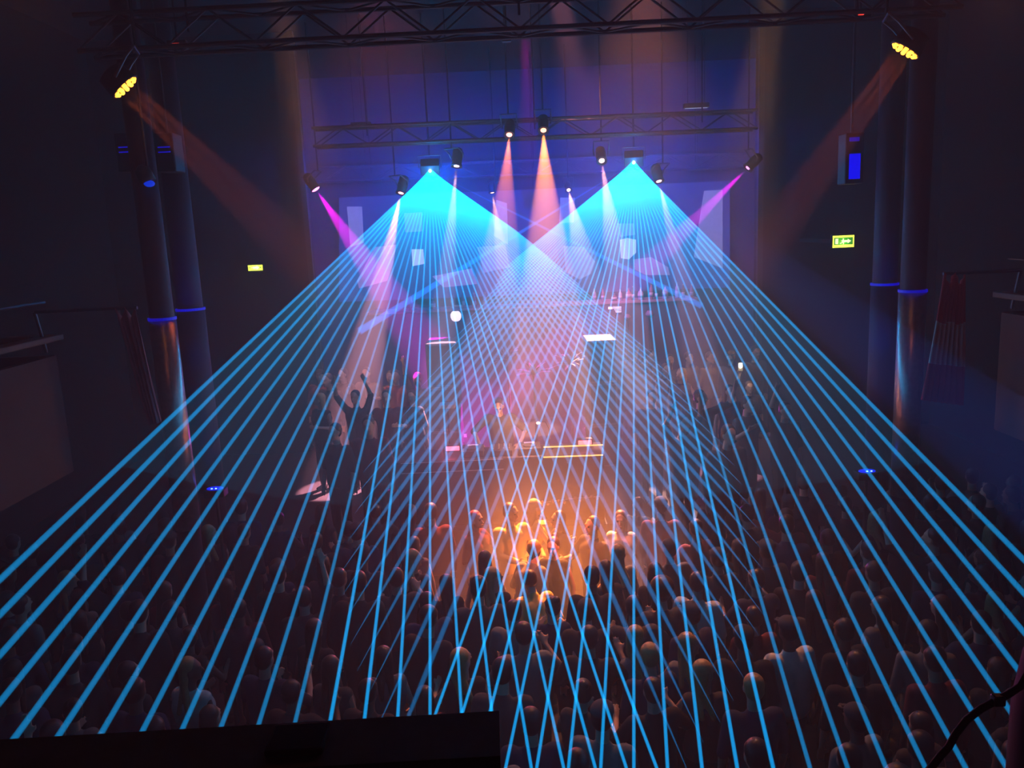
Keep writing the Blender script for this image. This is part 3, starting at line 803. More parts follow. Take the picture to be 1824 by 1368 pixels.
# a flat case beside the left stack, a lit one nearer the desk
q = thing('flight_case', 'small pink-lit flight case on a stand left of the DJ', 'case', at(797, 722, 12.8))
bm = bmesh.new(); rbx(bm, -.13, .13, -.12, .12, -.03, .03, .006); obj('case', bm, mat('pale_case', (.5, .4, .38), .5), q)
bm = bmesh.new(); tube(bm, [(0, 0, -.03), (0, 0, STG - q.location.z + .02)], .018, 8); obj('stand', bm, M_steel, q)
bm = bmesh.new(); lathe(bm, [(.16, STG - q.location.z + .002), (.14, STG - q.location.z + .03)], 16); obj('foot', bm, M_steel, q)

# back bar with its row of bottles
bx0, bx1 = at(655, 545, 18.0).x, at(1240, 535, 18.0).x
zb = at(950, 543, 18.0).z
q = thing('back_bar', 'tall dark counter across the rear of the stage carrying the bottles', 'counter', ((bx0 + bx1) / 2, 18.3, STG))
hw_ = (bx1 - bx0) / 2
bm = bmesh.new(); bx(bm, -hw_, hw_, -.28, .3, 0, zb - STG - .06); obj('body', bm, mat('bar_front', (.10, .06, .09), .8, scale=3), q)
bm = bmesh.new(); rbx(bm, -hw_ - .03, hw_ + .03, -.33, .32, zb - STG - .06, zb - STG, .01); obj('counter_top', bm, mat('bar_top', (.45, .22, .24), .45), q)
GLASS = {}
def bottle(px, kind, col, label, hh=.28):
    p = at(px, 540 - (px - 950) * .045, 18.05)
    if kind not in GLASS: pass
    q = thing('bottle', label, 'bottle', (p.x, 18.05, zb), 0)
    f = hh / .30
    prof = {'wine': [(.034, 0), (.037, .01), (.037, .18), (.030, .205), (.014, .235), (.013, .275)],
            'squat': [(.05, 0), (.055, .01), (.056, .12), (.045, .16), (.016, .19), (.015, .23)],
            'tall': [(.030, 0), (.032, .01), (.032, .19), (.022, .22), (.012, .25), (.012, .29)]}[kind]
    bm = bmesh.new(); lathe(bm, [(r * 1.15, z * f) for r, z in prof], 18)
    k = 'bottle_' + str(col)
    m = bpy.data.materials.get(k) or mat(k, col, .12)
    obj('body', bm, m, q, smooth=True)
    r, z = prof[-1]
    bm = bmesh.new(); lathe(bm, [(r * 1.4, z * f - .01), (r * 1.4, z * f + .02)], 12); obj('cap', bm, M_bright, q)
    bm = bmesh.new(); rb = prof[2][0] * 1.15 + .001
    lathe(bm, [(rb, .05 * f), (rb, .13 * f)], 18); obj('paper_label', bm, bpy.data.materials.get('label_paper') or mat('label_paper', (.7, .6, .55), .8), q, smooth=True)
PK = (.55, .20, .22); CL = (.7, .62, .62); GR_ = (.10, .22, .12); BR = (.22, .08, .04)
BT = [(1059, 'wine', CL, 'white-capped bottle at the left end of the right-hand row'), (1074, 'tall', PK, 'thin reddish bottle second in the row, just right of the white one'), (1094, 'squat', BR, 'low squat bottle above the small lit screen', .20),
      (1105, 'wine', CL, 'pale bottle just right of the low squat one', .25), (1120, 'squat', PK, 'rosy round-bodied bottle in the middle left of the row', .33), (1127, 'tall', GR_, 'dark thin bottle touching the rosy round-bodied one'),
      (1141, 'squat', CL, 'brightest pale bottle near the middle of the row', .33), (1160, 'wine', PK, 'slim bottle with a lit cap above the pink vase', .36), (1169, 'tall', GR_, 'slim dark bottle right of the lit-capped one', .30),
      (1185, 'squat', CL, 'fat pinkish bottle near the right end of the row', .36), (1206, 'wine', CL, 'pale tall bottle at the right end where a beam crosses', .36), (1217, 'tall', BR, 'small brown bottle after the pale tall one'), (1232, 'wine', PK, 'reddish bottle standing alone last on the right', .30),
      (733, 'wine', CL, 'faint pale bottle alone at the left of the bar'), (771, 'squat', PK, 'pink sparkling bottle on the left part of the bar', .30), (806, 'wine', CL, 'pale bottle above the white lantern', .30), (826, 'tall', PK, 'thin bottle with a lit tip above the lantern', .36), (845, 'wine', PK, 'pink bottle right of the thin one over the lantern', .33), (864, 'wine', CL, 'pale-tipped bottle left of the crossing beams', .33)]
for b in BT: bottle(b[0], b[1], b[2], b[3], b[4] if len(b) > 4 else .30)
q = thing('tray', 'small pink tray on the bar above the lantern', 'tray', (at(817, 548, 17.95).x, 18.1, zb))
bm = bmesh.new(); rbx(bm, -.11, .11, -.08, .08, .002, .05, .01); obj('base', bm, mat('pink_tray', (.6, .25, .25), .5), q)
bm = bmesh.new(); tube(bm, [(-.11, -.08, .055), (.11, -.08, .055), (.11, .08, .055), (-.11, .08, .055), (-.11, -.08, .055)], .006, 6); obj('rim', bm, M_bright, q)
# lantern, screen, vases hung on the front of the bar
p = at(812, 563, 17.6)
q = thing('lantern', 'glowing white paper lantern in front of the bar on the left', 'lantern', p)
bm = bmesh.new(); lathe(bm, [(.05, -.11), (.085, -.09), (.115, -.03), (.115, .04), (.085, .09), (.05, .11)], 20); obj('shade', bm, mat('lantern_paper', (.8, .75, .8), .7, emit=(1, .78, .95), strength=1.5), q, smooth=True)
bm = bmesh.new(); lathe(bm, [(.05, .11), (.05, .125)], 16); obj('cap', bm, M_steel, q)
bm = bmesh.new(); tube(bm, [(0, 0, -.11), (0, 0, STG - p.z)], .012, 8); obj('stand', bm, M_steel, q)
p = at(1095, 552, 17.4)
q = thing('small_screen', 'small lit screen with white text-like rows under the bottles', 'screen', p)
bm = bmesh.new(); rbx(bm, -.16, .16, 0, .03, -.11, .10, .006); obj('frame', bm, M_case, q)
m = mat('screen_rows', (.7, .7, .8), .4, emit=(.85, .72, 1), strength=1.4)
for x0, x1, z0, z1 in ((-.14, -.05, .02, .07), (-.04, .14, .052, .068), (-.04, .14, .028, .04), (-.01, .14, 0, .012), (.01, .14, -.03, -.018), (.02, .14, -.055, -.043)):
    bm = bmesh.new(); bx(bm, x0, x1, -.006, 0, z0, z1); obj('lit_row', bm, m, q)
bm = bmesh.new(); tube(bm, [(0, .02, -.1), (0, .02, STG - p.z)], .015, 8); obj('stand', bm, M_steel, q)
for px, py, s_, lb in ((1118, 565, .075, 'small rosy round vase, the left one below the bottles'), (1157, 560, .095, 'larger rosy round vase right of the small one below the bottles')):
    p = at(px, py, 17.4)
    q = thing('vase', lb, 'vase', p)
    bm = bmesh.new(); lathe(bm, [(.4 * s_, -.8 * s_), (.9 * s_, -.3 * s_), (1.0 * s_, .1 * s_), (.6 * s_, .7 * s_), (.5 * s_, .85 * s_)], 18); obj('body', bm, bpy.data.materials.get('vase_pink') or mat('vase_pink', (.75, .28, .26), .4), q, smooth=True)
    bm = bmesh.new(); tube(bm, [(0, 0, -.8 * s_), (0, 0, STG - p.z)], .02, 8); obj('pedestal', bm, M_steel, q)
# spiky plants caught by magenta light
def plant(px, py, depth, n, r, label, seed):
    rnd = random.Random(seed)
    p = at(px, py, depth); p.z = STG
    hgt = at(px, py, depth).z - STG
    q = thing('potted_plant', label, 'plant', p)
    bm = bmesh.new(); lathe(bm, [(.12, 0), (.16, .28), (.165, .30), (.15, .30), (.14, .26)], 20); obj('pot', bm, M_case, q, smooth=True)
    bm = bmesh.new(); tube(bm, [(0, 0, .25), (.02, 0, hgt * .6), (0, .02, hgt)], .025, 8, r1=.015); obj('stem', bm, mat('stem', (.12, .08, .05), .8), q, smooth=True)
    bm = bmesh.new()
    for k in range(n):
        a = 2 * PI * k / n + rnd.uniform(-.2, .2); el = rnd.uniform(.1, 1.2); L = r * rnd.uniform(.7, 1.1)
        d = Vector((math.cos(a) * math.cos(el), math.sin(a) * math.cos(el), math.sin(el)))
        pts = [Vector((0, 0, hgt)) + d * L * s - Vector((0, 0, .35 * L * s * s)) for s in (0, .3, .6, .85, 1)]
        sd = d.cross(Vector((0, 0, 1))).normalized()
        for off in (0, .004):
            row = [[bm.verts.new(pt + sd * w_ * i + Vector((0, 0, off - .006 * abs(i)))) for i in (-1, 0, 1)] for pt, w_ in zip(pts, (.010, .022, .022, .014, .002))]
            for u_, v_ in zip(row, row[1:]):
                for i in (0, 1): bm.faces.new((u_[i], u_[i + 1], v_[i + 1], v_[i]))
    obj('leaves', bm, bpy.data.materials.get('leaf') or mat('leaf', (.35, .30, .32), .5), q, smooth=True)
plant(950, 668, 13.6, 22, .42, 'spiky plant lit magenta behind and right of the DJ', 1)
plant(903, 640, 14.2, 16, .40, 'spiky plant lit magenta further back, directly above the DJ', 2)
plant(1015, 650, 14.2, 18, .40, 'spiky plant with pinkish leaves below the brightly lit speaker', 3)
lamp('SPOT', 'plant_fill', at(955, 560, 12.6) + Vector((0, 0, 4.2)), (1, 0, .9), 2600, at(955, 655, 13.9), 14, .7, .06)  # added magenta spot without a fixture, to tint the plants

# projection screen at the back with its pale picture areas
q = thing('projection_screen', 'wide dark blue projection screen with pale picture patches behind the lasers', 'screen', at(953, 430, 20.2))
o_ = q.location.copy()
def poly(name, pts, m, y0, y1):
    P = [at(x, y, 20.2) - o_ for x, y in pts]
    bm = bmesh.new()
    f = [bm.verts.new((v.x, y0, v.z)) for v in P]; b = [bm.verts.new((v.x, y1, v.z)) for v in P]
    bm.faces.new(f); bm.faces.new(b[::-1])
    for i in range(len(P)): bm.faces.new((f[i], b[i], b[(i + 1) % len(P)], f[(i + 1) % len(P)]))
    obj(name, bm, m, q)
poly('screen_cloth', [(604, 352), (1300, 322), (1300, 512), (604, 538)], mat('screen_blue', (.06, .06, .10), .9, emit=(.035, .05, .30), strength=.55), 0, .03)
pic = lambda n, c, s: mat('picture_' + n, (.3, .3, .32), .9, emit=c, strength=s * .75)
m1 = pic('pale', (.42, .38, .44), .55); m2 = pic('white', (.85, .82, 1.0), .75); m3 = pic('rose', (.75, .35, .62), .42); m4 = pic('mauve', (.40, .30, .85), .40)
for pts, m in (([(618, 368), (645, 368), (648, 432), (624, 440)], m1), ([(1254, 340), (1287, 338), (1287, 478), (1236, 458), (1244, 402)], m1),
               ([(998, 352), (1024, 352), (1022, 396), (996, 398)], m1), ([(884, 356), (903, 362), (905, 436), (880, 420)], m1),
               ([(1104, 427), (1118, 424), (1133, 427), (1133, 450), (1120, 462), (1106, 460)], m2), ([(1128, 462), (1160, 458), (1190, 476), (1193, 490), (1150, 490), (1130, 480)], m3),
               ([(636, 500), (668, 440), (706, 436), (700, 470), (690, 500), (640, 514)], m3), ([(733, 444), (754, 444), (756, 470), (735, 474)], m2),
               ([(1004, 438), (1040, 440), (1060, 466), (1052, 488), (1032, 498), (1008, 484)], m1), ([(1100, 398), (1128, 398), (1132, 418), (1104, 422)], m4), ([(720, 380), (752, 378), (752, 412), (722, 414)], m4),
               ([(850, 440), (900, 436), (908, 476), (862, 486)], m4), ([(770, 492), (840, 478), (850, 506), (790, 512)], m3)):
    poly('picture_area', pts, m, -.012, 0)
bm = bmesh.new()
for x in (-4, 0, 4): tube(bm, [(x, .02, 1.3), (x, .02, ZC - .004 - o_.z)], .01, 6)
obj('suspension', bm, M_black, q)

# a phone torch shining at the camera from the right of the stage
p = at(1319, 651, 13.4)
q = thing('phone', 'phone with its torch shining white at the right of the stage', 'phone', p)
bm = bmesh.new(); rbx(bm, -.038, .038, 0, .009, -.10, .05, .004); obj('case', bm, M_case, q)
bm = bmesh.new(); ball(bm, (0, -.004, .0), (.034, .008, .045), 16, 10); obj('torch', bm, mat('torch_light', (.9, .9, .8), .3, emit=(1, .86, .6), strength=14), q, smooth=True)
PHONE = p.copy()
lamp('POINT', 'torch_glow', p + Vector((0, -.05, 0)), (1, .75, .4), 9, radius=.03)

# ------------------------------------------------------------------ people
def skin_mat(name, c): return mat(name, c, .55, noise=.08, scale=20)
SKIN = [skin_mat('skin_light', (.62, .38, .28)), skin_mat('skin_tan', (.45, .26, .18)), skin_mat('skin_dark', (.20, .10, .07))]
HAIR = [mat('hair_black', (.015, .012, .012), .45, scale=40), mat('hair_brown', (.06, .03, .018), .45, scale=40), mat('hair_blond', (.42, .25, .10), .45, scale=40), mat('hair_red', (.30, .07, .03), .45, scale=40)]
CLOTH = [mat('cloth_black', (.02, .02, .022), .9), mat('cloth_charcoal', (.05, .05, .055), .9), mat('cloth_navy', (.02, .03, .08), .9), mat('cloth_maroon', (.14, .02, .03), .9), mat('cloth_grey', (.18, .18, .18), .9), mat('cloth_white', (.62, .60, .56), .9), mat('cloth_olive', (.07, .07, .03), .9), mat('cloth_mustard', (.62, .40, .12), .9)]
JEANS = [mat('denim', (.04, .05, .10), .9, scale=30), mat('trouser_black', (.02, .02, .02), .9)]
M_eye = mat('eye_dark', (.02, .015, .015), .2); M_lip = mat('lips', (.35, .10, .09), .5); M_shoe = mat('shoe_black', (.02, .02, .02), .5)

def remesh(name, bm, voxel, m, parent, smooth_it=4):
    me = bpy.data.meshes.new(name + '_src')
    bmesh.ops.recalc_face_normals(bm, faces=bm.faces)
    bm.to_mesh(me); bm.free()
    o = bpy.data.objects.new(name + '_src', me); C.objects.link(o)
    r = o.modifiers.new('r', 'REMESH'); r.mode = 'VOXEL'; r.voxel_size = voxel; r.use_smooth_shade = True
    s = o.modifiers.new('s', 'SMOOTH'); s.factor = .5; s.iterations = smooth_it
    dg = bpy.context.evaluated_depsgraph_get(); dg.update()
    out = bpy.data.meshes.new_from_object(o.evaluated_get(dg))
    out.name = name
    bpy.data.objects.remove(o); bpy.data.meshes.remove(me)
    out.materials.clear(); out.materials.append(m)
    q = bpy.data.objects.new(name, out); C.objects.link(q)
    q.parent = parent
    return q

def ik(s, w, pole, l1=.30, l2=.26):
    s, w = Vector(s), Vector(w)
    d = w - s; L = min(d.length, l1 + l2 - .01); d.normalize(); w = s + d * L
    a = (l1 * l1 - l2 * l2 + L * L) / (2 * L)
    h = math.sqrt(max(0, l1 * l1 - a * a))
    p = Vector(pole); p = (p - d * p.dot(d)).normalized()
    return s + d * a + p * h, w

def hand(bm, e, w, spread=.5, curl=.3, side=1, tip=None):
    """palm, four fingers of different lengths and a thumb from the side of the palm"""
    d = (w - e).normalized()
    u = d.cross(Vector((0, 1, 0)))
    if u.length < .2: u = d.cross(Vector((0, 0, 1)))
    u.normalize(); nrm = d.cross(u).normalized()
    k = w + d * .09
    for i in (-1.5, -.5, .5, 1.5):
        capsule(bm, w + u * i * .010, k + u * i * .019, .015, .012, 8)
    for i, ln in ((-1.5, .058), (-.5, .075), (.5, .078), (1.5, .07)):
        b0 = k + u * i * .020
        fd = (d + u * i * .11 * spread).normalized()
        m1 = b0 + fd * ln * .5
        fd2 = (fd + nrm * curl).normalized()
        capsule(bm, b0, m1, .0100, .0092, 8); capsule(bm, m1, m1 + fd2 * ln * .5, .0092, .0080, 8)
    b0 = w + d * .025 + u * side * .024
    m1 = b0 + (d * .6 + u * side * .8).normalized() * .042
    capsule(bm, b0, m1, .013, .011, 8); capsule(bm, m1, m1 + (d + u * side * .25).normalized() * .034, .011, .009, 8)

def person(label, cat='person', h=1.75, hair='short', skin=0, haircol=0, top=0, legs=1, armL=None, armR=None, lean=0.0, turn=0.0,
           sleeves='short', female=False, voxel=.0125, face=True, tilt=0.0, group=None, dress=False, cap=None):
    """Stands with feet on z = 0 facing +Y. armL/armR: (wrist, pole) in metres, turn: head about z, tilt: head nod, lean: upper body forward."""
    k = h / 1.78
    t = thing('person', label, cat, (0, 0, 0), 0, group)
    lm = Matrix.Translation((0, 0, .95)) @ Matrix.Rotation(-lean, 4, 'X') @ Matrix.Translation((0, 0, -.95))
    def U(p): return lm @ Vector(p)
    sw = .155 if female else .185
    nb = U((0, -.005, 1.46)); hc = U((0, .03, 1.665))
    hm = Matrix.Translation(hc) @ Matrix.Rotation(-tilt - lean * .35, 4, 'X') @ Matrix.Rotation(turn, 4, 'Z')
    arms = {}
    for sd, a in ((-1, armL), (1, armR)):
        s = U((sd * sw, 0, 1.43))
        wr, pole = a if a else ((sd * .25, .06, .88), (sd * .6, -.8, 0))
        e, w = ik(s, wr, pole)
        arms[sd] = (s, e, w)
    hips = [Vector((sd * .085, 0, .93)) for sd in (-1, 1)]
    knee = [Vector((sd * .10, .03, .50)) for sd in (-1, 1)]
    ank = [Vector((sd * .11, -.01, .09)) for sd in (-1, 1)]
    waist = .10 if female else .115
    def torso(bm, g):
        for sd in (-1, 1):
            capsule(bm, (sd * .07, 0, .96), U((sd * (.045 if female else .06), .0, 1.14)), .118 + g, waist + g)
            capsule(bm, U((sd * .05, 0, 1.14)), U((sd * .085, .01, 1.32)), waist + g, .115 + g)
            capsule(bm, U((sd * .07, .005, 1.30)), U((sd * sw * .85, 0, 1.42)), .11 + g, .062 + g)
            if female: ball(bm, U((sd * .07, .09, 1.29)), .06 + g)
        capsule(bm, U((0, 0, 1.36)), nb, .10 + g, .055 + g)
    def arm(bm, sd, g, part):
        s, e, w = arms[sd]
        f = .85 if female else 1.0
        capsule(bm, s, e, .052 * f + g, .040 * f + g)
        if part > 1: capsule(bm, e, w, .040 * f + g, .026 * f + g)
    # body: one continuous surface with head, face, hands
    bm = bmesh.new()
    torso(bm, 0)
    for sd in (-1, 1):
        arm(bm, sd, 0, 2)
        hand(bm, arms[sd][1], arms[sd][2], side=-sd)
    for a, b, c in zip(hips, knee, ank):
        capsule(bm, a, b, .090, .056); capsule(bm, b, c, .056, .037)
        capsule(bm, c + Vector((0, -.04, -.045)), c + Vector((0, .13, -.055)), .038, .030)
    capsule(bm, nb, hc + Vector((0, -.02, -.06)), .056, .052)
    def HP(x, y, z): return hm @ Vector((x, y, z))
    def hball(x, y, z, r, b=None):
        bmesh.ops.create_uvsphere(b or bm, u_segments=18, v_segments=12, radius=1, matrix=hm @ Matrix.Translation((x, y, z)) @ Matrix.Diagonal((*r, 1)))
    hball(0, -.012, .03, (.074, .092, .088)); hball(0, .018, -.03, (.060, .070, .082))
    hball(0, .072, -.088, (.024, .018, .018))
    capsule(bm, HP(0, .088, .015), HP(0, .112, -.022), .009, .014, 8)
    capsule(bm, HP(-.035, .080, .036), HP(.035, .080, .036), .011, .011, 8)
    for sd in (-1, 1): hball(sd * .076, -.005, -.01, (.010, .020, .030))
    body = remesh('body', bm, voxel, SKIN[skin], t, 3)
    if face:
        for sd in (-1, 1):
            b = bmesh.new(); hball(sd * .030, .080, .012, (.013, .010, .008), b); e_ = obj('eye', b, M_eye, t, smooth=True)
        b = bmesh.new(); hball(0, .089, -.056, (.024, .009, .008), b); obj('mouth', b, M_lip, t, smooth=True)
    # clothes
    bm = bmesh.new(); torso(bm, .014)
    for sd in (-1, 1):
        if sleeves != 'none': arm(bm, sd, .014, 2 if sleeves == 'long' else 1)
    if dress:
        for sd in (-1, 1): capsule(bm, (sd * .07, 0, .93), (sd * .10, .0, .62), .13, .15)
    remesh('dress' if dress else 'shirt', bm, voxel * 1.3, CLOTH[top], t, 5)
    bm = bmesh.new()
    for a, b, c in zip(hips, knee, ank):
        capsule(bm, a + Vector((0, 0, .06)), a, .105, .105); capsule(bm, a, b, .104, .070); capsule(bm, b, c, .070, .052)
    remesh('trousers', bm, voxel * 1.4, JEANS[legs], t, 4)
    for c in ank:
        bm = bmesh.new(); capsule(bm, c + Vector((0, -.045, -.042)), c + Vector((0, .145, -.052)), .046, .037, 12)
        obj('shoe', bm, M_shoe, t, smooth=True)
    # hair
    if hair:
        bm = bmesh.new()
        hball(0, -.028, .045, (.084, .090, .088)); hball(0, -.045, .0, (.080, .066, .085))
        if hair == 'afro':
            hball(0, -.03, .07, (.125, .12, .12))
        if hair == 'bun':
            hball(0, -.09, .11, (.045, .045, .045))
        if hair in ('long', 'tail'):
            q = Vector((0, -.085, 1.40))
            r = .075 if hair == 'long' else .035
            for sd in ((-1, 1) if hair == 'long' else (0,)):
                capsule(bm, HP(sd * .035, -.05, .0), HP(sd * .040, -.060, -.13), .052 if sd else .04, .046 if sd else .035)
                capsule(bm, HP(sd * .040, -.060, -.13), U((sd * .05, -.12, 1.32)), .044 if sd else .035, .026 if sd else .02)
        remesh('hair', bm, .012, HAIR[haircol], t, 4)
    if cap is not None:
        bm = bmesh.new()
        hball(0, -.018, .065, (.088, .100, .070))
        capsule(bm, HP(-.04, .08, .055), HP(-.03, .14, .04), .012, .010); capsule(bm, HP(.04, .08, .055), HP(.03, .14, .04), .012, .010)
        capsule(bm, HP(0, .08, .06), HP(0, .15, .042), .014, .012)
        remesh('cap', bm, .010, cap, t, 3)
    t.scale = (k, k, k)
    return t

def put(t, loc, rz):
    t.location = loc; t.rotation_euler = (0, 0, rz)
UP = lambda sd, x=.22, y=.12, z=1.98: ((sd * x, y, z), (sd * .8, -.3, -.2))
BENT = lambda sd, x=.20, y=.34, z=1.25: ((sd * x, y, z), (sd * .6, -.2, -.8))
PR_ = [   # (kind words, keyword set) : the crowd's prototypes, all facing the stage
    ('short-haired guest', dict(top=0)),
    ('long-haired guest', dict(hair='long', haircol=1, female=True, top=1, h=1.66, sleeves='none')),
    ('guest in a cap', dict(hair='short', cap=CLOTH[1], top=2, sleeves='long')),
    ('guest with one arm raised', dict(armR=UP(1), top=0, haircol=1)),
    ('guest with both arms raised', dict(armL=UP(-1, .24, .1, 1.95), armR=UP(1, .3, .15, 1.92), top=3, h=1.72)),
    ('guest with bent arms', dict(armL=BENT(-1), armR=BENT(1, .26, .30, 1.38), top=4, skin=1)),
    ('guest with a bun', dict(hair='bun', haircol=1, female=True, h=1.64, armL=BENT(-1, .12, .3, 1.3), armR=BENT(1), top=0, sleeves='none', turn=.5)),
    ('broad guest', dict(h=1.84, top=1, skin=2, lean=.12, sleeves='long')),
    ('blond long-haired guest', dict(hair='long', haircol=2, female=True, h=1.68, top=0, turn=-1.0, sleeves='none', armL=BENT(-1))),
    ('guest reaching up', dict(armL=((-.42, .25, 1.80), (-.3, -.3, -1)), top=2, turn=.6, h=1.78)),
]
protos = [(w, person('x', face=False, voxel=.0145, **kw)) for w, kw in PR_]
used = [False] * len(protos)
def place(pi, loc, rz, label, group, sc_=1.0, top=None, skin=None, haircol=None):
    w, t0 = protos[pi]
    if not used[pi]:
        used[pi] = True; t = t0
    else:
        t = copy_tree(t0)
    put(t, loc, rz)
    t.scale = Vector((PR_[pi][1].get('h', 1.75) / 1.78,) * 3) * sc_
    for c in t.children:
        nm = c.name.split('.')[0]
        m = CLOTH[top] if nm == 'shirt' and top is not None else SKIN[skin] if nm == 'body' and skin is not None else HAIR[haircol] if nm == 'hair' and haircol is not None else None
        if m is not None and c.material_slots:
            c.material_slots[0].link = 'OBJECT'; c.material_slots[0].material = m
    tag(t, label, 'person', group)
    return t

# --- the lit dancers in the warm pool in front of the desk, each one its own figure
def dancer(px, py, h, rz, label, zf=0.0, **kw):
    t = person(label, h=h, voxel=.011, **kw)
    p = at_z(px, py, zf + h * .935)
    put(t, (p.x, p.y, zf), rz)
    return t
taken = list(taken0)
def take(t, r=.36): taken.append((t.location.x, t.location.y, r)); return t
S_ = []
take(dancer(893, 912, 1.80, -2.7, 'dark-haired man in a pale mustard shirt turned towards the red-haired woman', top=7, skin=1, sleeves='long', armR=BENT(1, .10, .36, 1.15), armL=BENT(-1, .3, .3, 1.1), turn=.5, tilt=.15))
take(dancer(950, 905, 1.72, -1.35, 'woman with long copper hair and pale top seen in profile among the lit dancers', hair='long', haircol=2, female=True, top=7, sleeves='none', armR=BENT(1, .2, .40, 1.2), armL=BENT(-1, .2, .34, 1.05)))
take(dancer(997, 925, 1.66, 1.9, 'dark-haired dancer with face lit from the side, facing the copper-haired woman', hair='long', haircol=0, female=True, top=1, armR=BENT(1, .15, .42, 1.18), skin=0))
take(dancer(1103, 926, 1.68, 2.9, 'woman in a white top standing right of the lit dancers', hair='long', haircol=1, female=True, top=5, sleeves='none', tilt=.1))
take(dancer(1060, 935, 1.72, 2.2, 'man in dark shirt between the lit dancers and the woman in white', top=1, armR=BENT(1)))
take(dancer(862, 925, 1.70, -2.2, 'woman with reddish hair and rosy top at the left edge of the lit pool', hair='long', haircol=3, female=True, top=3, sleeves='short', armL=BENT(-1)))
take(dancer(981, 975, 1.64, 2.8, 'shorter dancer with lit face looking back from the pool of light', hair='bun', haircol=1, female=True, top=0, sleeves='none', tilt=.1))
take(dancer(925, 985, 1.70, -.6, 'dancer in pale top bending down in the middle of the pool', hair='tail', haircol=2, female=True, top=4, lean=.3, armL=BENT(-1, .2, .3, .95)))
take(dancer(962, 1040, 1.60, .4, 'low-bent dancer with brightly lit pale back at the front of the pool', hair='short', haircol=1, top=7, lean=.4))
# the DJ leaning over the desk
dj = dancer(890, 722, 1.80, PI - .05, 'DJ in dark top bent over the desk working the controls', zf=STG, top=1, skin=0, haircol=1, lean=.42, tilt=.35, sleeves='short', armR=((.30, .50, 1.05), (.8, -.3, .1)), armL=((-.30, .50, 1.05), (-.8, -.3, .1)))
put(dj, (DJP.x, max(DJP.y + .32, 12.25), STG), PI - .05)

# --- guests seen against the stage, on the platform level
def guest(px, py, pi, rz, label, **kw):
    p = at_z(px, py, STG + PR_[pi][1].get('h', 1.75) * .975)
    if p.y > 15.5: p = at(px, py, 15.5)
    return place(pi, (p.x, p.y, STG), rz, label, None, **kw)
GL = [(610, 612, 0, 'guest with a warmly lit bald-looking crown, highest at the far left of the stage'), (641, 637, 5, 'guest with lit hair just right of and below the highest one at the far left'), (603, 650, 2, 'guest in a cap with a lit brim at the far left of the stage'),
      (590, 668, 7, 'broad guest at the outer left edge of the stage group'), (668, 662, 1, 'guest with flat lit hair between the left stage guests'), (705, 664, 0, 'guest with arched rim-lit head near the desk on the left'),
      (744, 668, 3, 'guest beside the black box with one arm up'), (633, 700, 4, 'guest with arms up in the lower left stage group'), (688, 700, 5, 'guest with bent lit arm low in the left stage group'), (570, 705, 8, 'long-haired guest at the lower left of the stage'),
      (734, 700, 1, 'long-haired guest next to the desk on its left'), (655, 745, 7, 'broad dark guest in front of the left stage group'), (600, 760, 0, 'dark guest at the left end of the desk front')]
GR = [(1243, 604, 0, 'guest with a bright orange-lit crown, highest of the right stage group'), (1300, 602, 7, 'tall guest with orange-lit crown at the far right of the stage'), (1278, 612, 2, 'guest in a cap with lit peak between the two tallest on the right'),
      (1262, 608, 0, 'guest with faintly lit crown right behind the brightest one'), (1184, 652, 1, 'guest with wide arched rim-lit hair right of the desk'), (1220, 628, 5, 'guest with lit shoulder left of the tall right-hand pair'),
      (1149, 640, 3, 'guest with pale lit shoulder and arm up right of the desk'), (1112, 620, 2, 'guest in a lit cap nearest the desk on the right'), (1212, 660, 8, 'blond guest with a lit parting in the right stage group'), (1170, 625, 7, 'dark guest behind the arched head on the right'),
      (1247, 700, 9, 'guest reaching up with a lit forearm on the right'), (1160, 700, 0, 'short-haired guest low on the right of the desk'), (1330, 712, 5, 'guest with a bare lit arm below the bright torch'), (1398, 722, 3, 'guest raising a pale lit arm at the far right'),
      (1300, 690, 1, 'long-haired guest under the bright torch'), (1215, 745, 4, 'dark guest with arms up before the right stage group'), (1290, 760, 7, 'broad dark guest at the lower right of the stage')]
for i, (x, y, pi, lb) in enumerate(GL): guest(x, y, pi, -.5 + .25 * (i % 3) + PI, lb, top=[0, 1, 3][i % 3], skin=[0, 1][i % 2])
for i, (x, y, pi, lb) in enumerate(GR): guest(x, y, pi, .5 - .25 * (i % 3) + PI, lb, top=[1, 0, 2][i % 3], skin=[0, 1][i % 2])

# --- heads that stand out of the crowd in front, placed one by one
FR = [(1166, 1052, 'afro'), (1244, 1180, 'b'), (1340, 1208, 'b'), (1130, 1112, 's'), (1065, 1072, 's'), (1128, 1076, 's'), (987, 1074, 's'), (917, 1078, 's'), (878, 985, 's'), (858, 1040, 's'), (1180, 1140, 'b'), (1215, 1140, 'b'),
      (1062, 1120, 's'), (1035, 1218, 's'), (760, 1062, 's'), (700, 1150, 's'), (735, 1100, 's'), (1105, 975, 's'), (1232, 1085, 's'), (930, 1110, 's')]
wid = 0
DESC = ['big round hair with a bright lit top', 'a lit sandy crown, right of centre', 'a lit crown beside a raised arm', 'a dark flat head in the middle right', 'lit hair tips', 'a lit crown edge behind the flat dark head', 'a dark head right at the front of the pool',
        'a dark round head left at the front of the pool', 'tall dark hair against the lit mustard shirt', 'dark hair below the tall dark hair', 'a lit left side of the face', 'a lit ear and cheek', 'a lit fringe low in the middle', 'a faintly outlined head near the bottom edge',
        'a dark head beside the long lit arm', 'a lit brow left of the pool', 'a small lit forehead left of the pool', 'a lit parting in front of the woman in white', 'a phone-lit hand beside the head', 'a dark head below the round one']
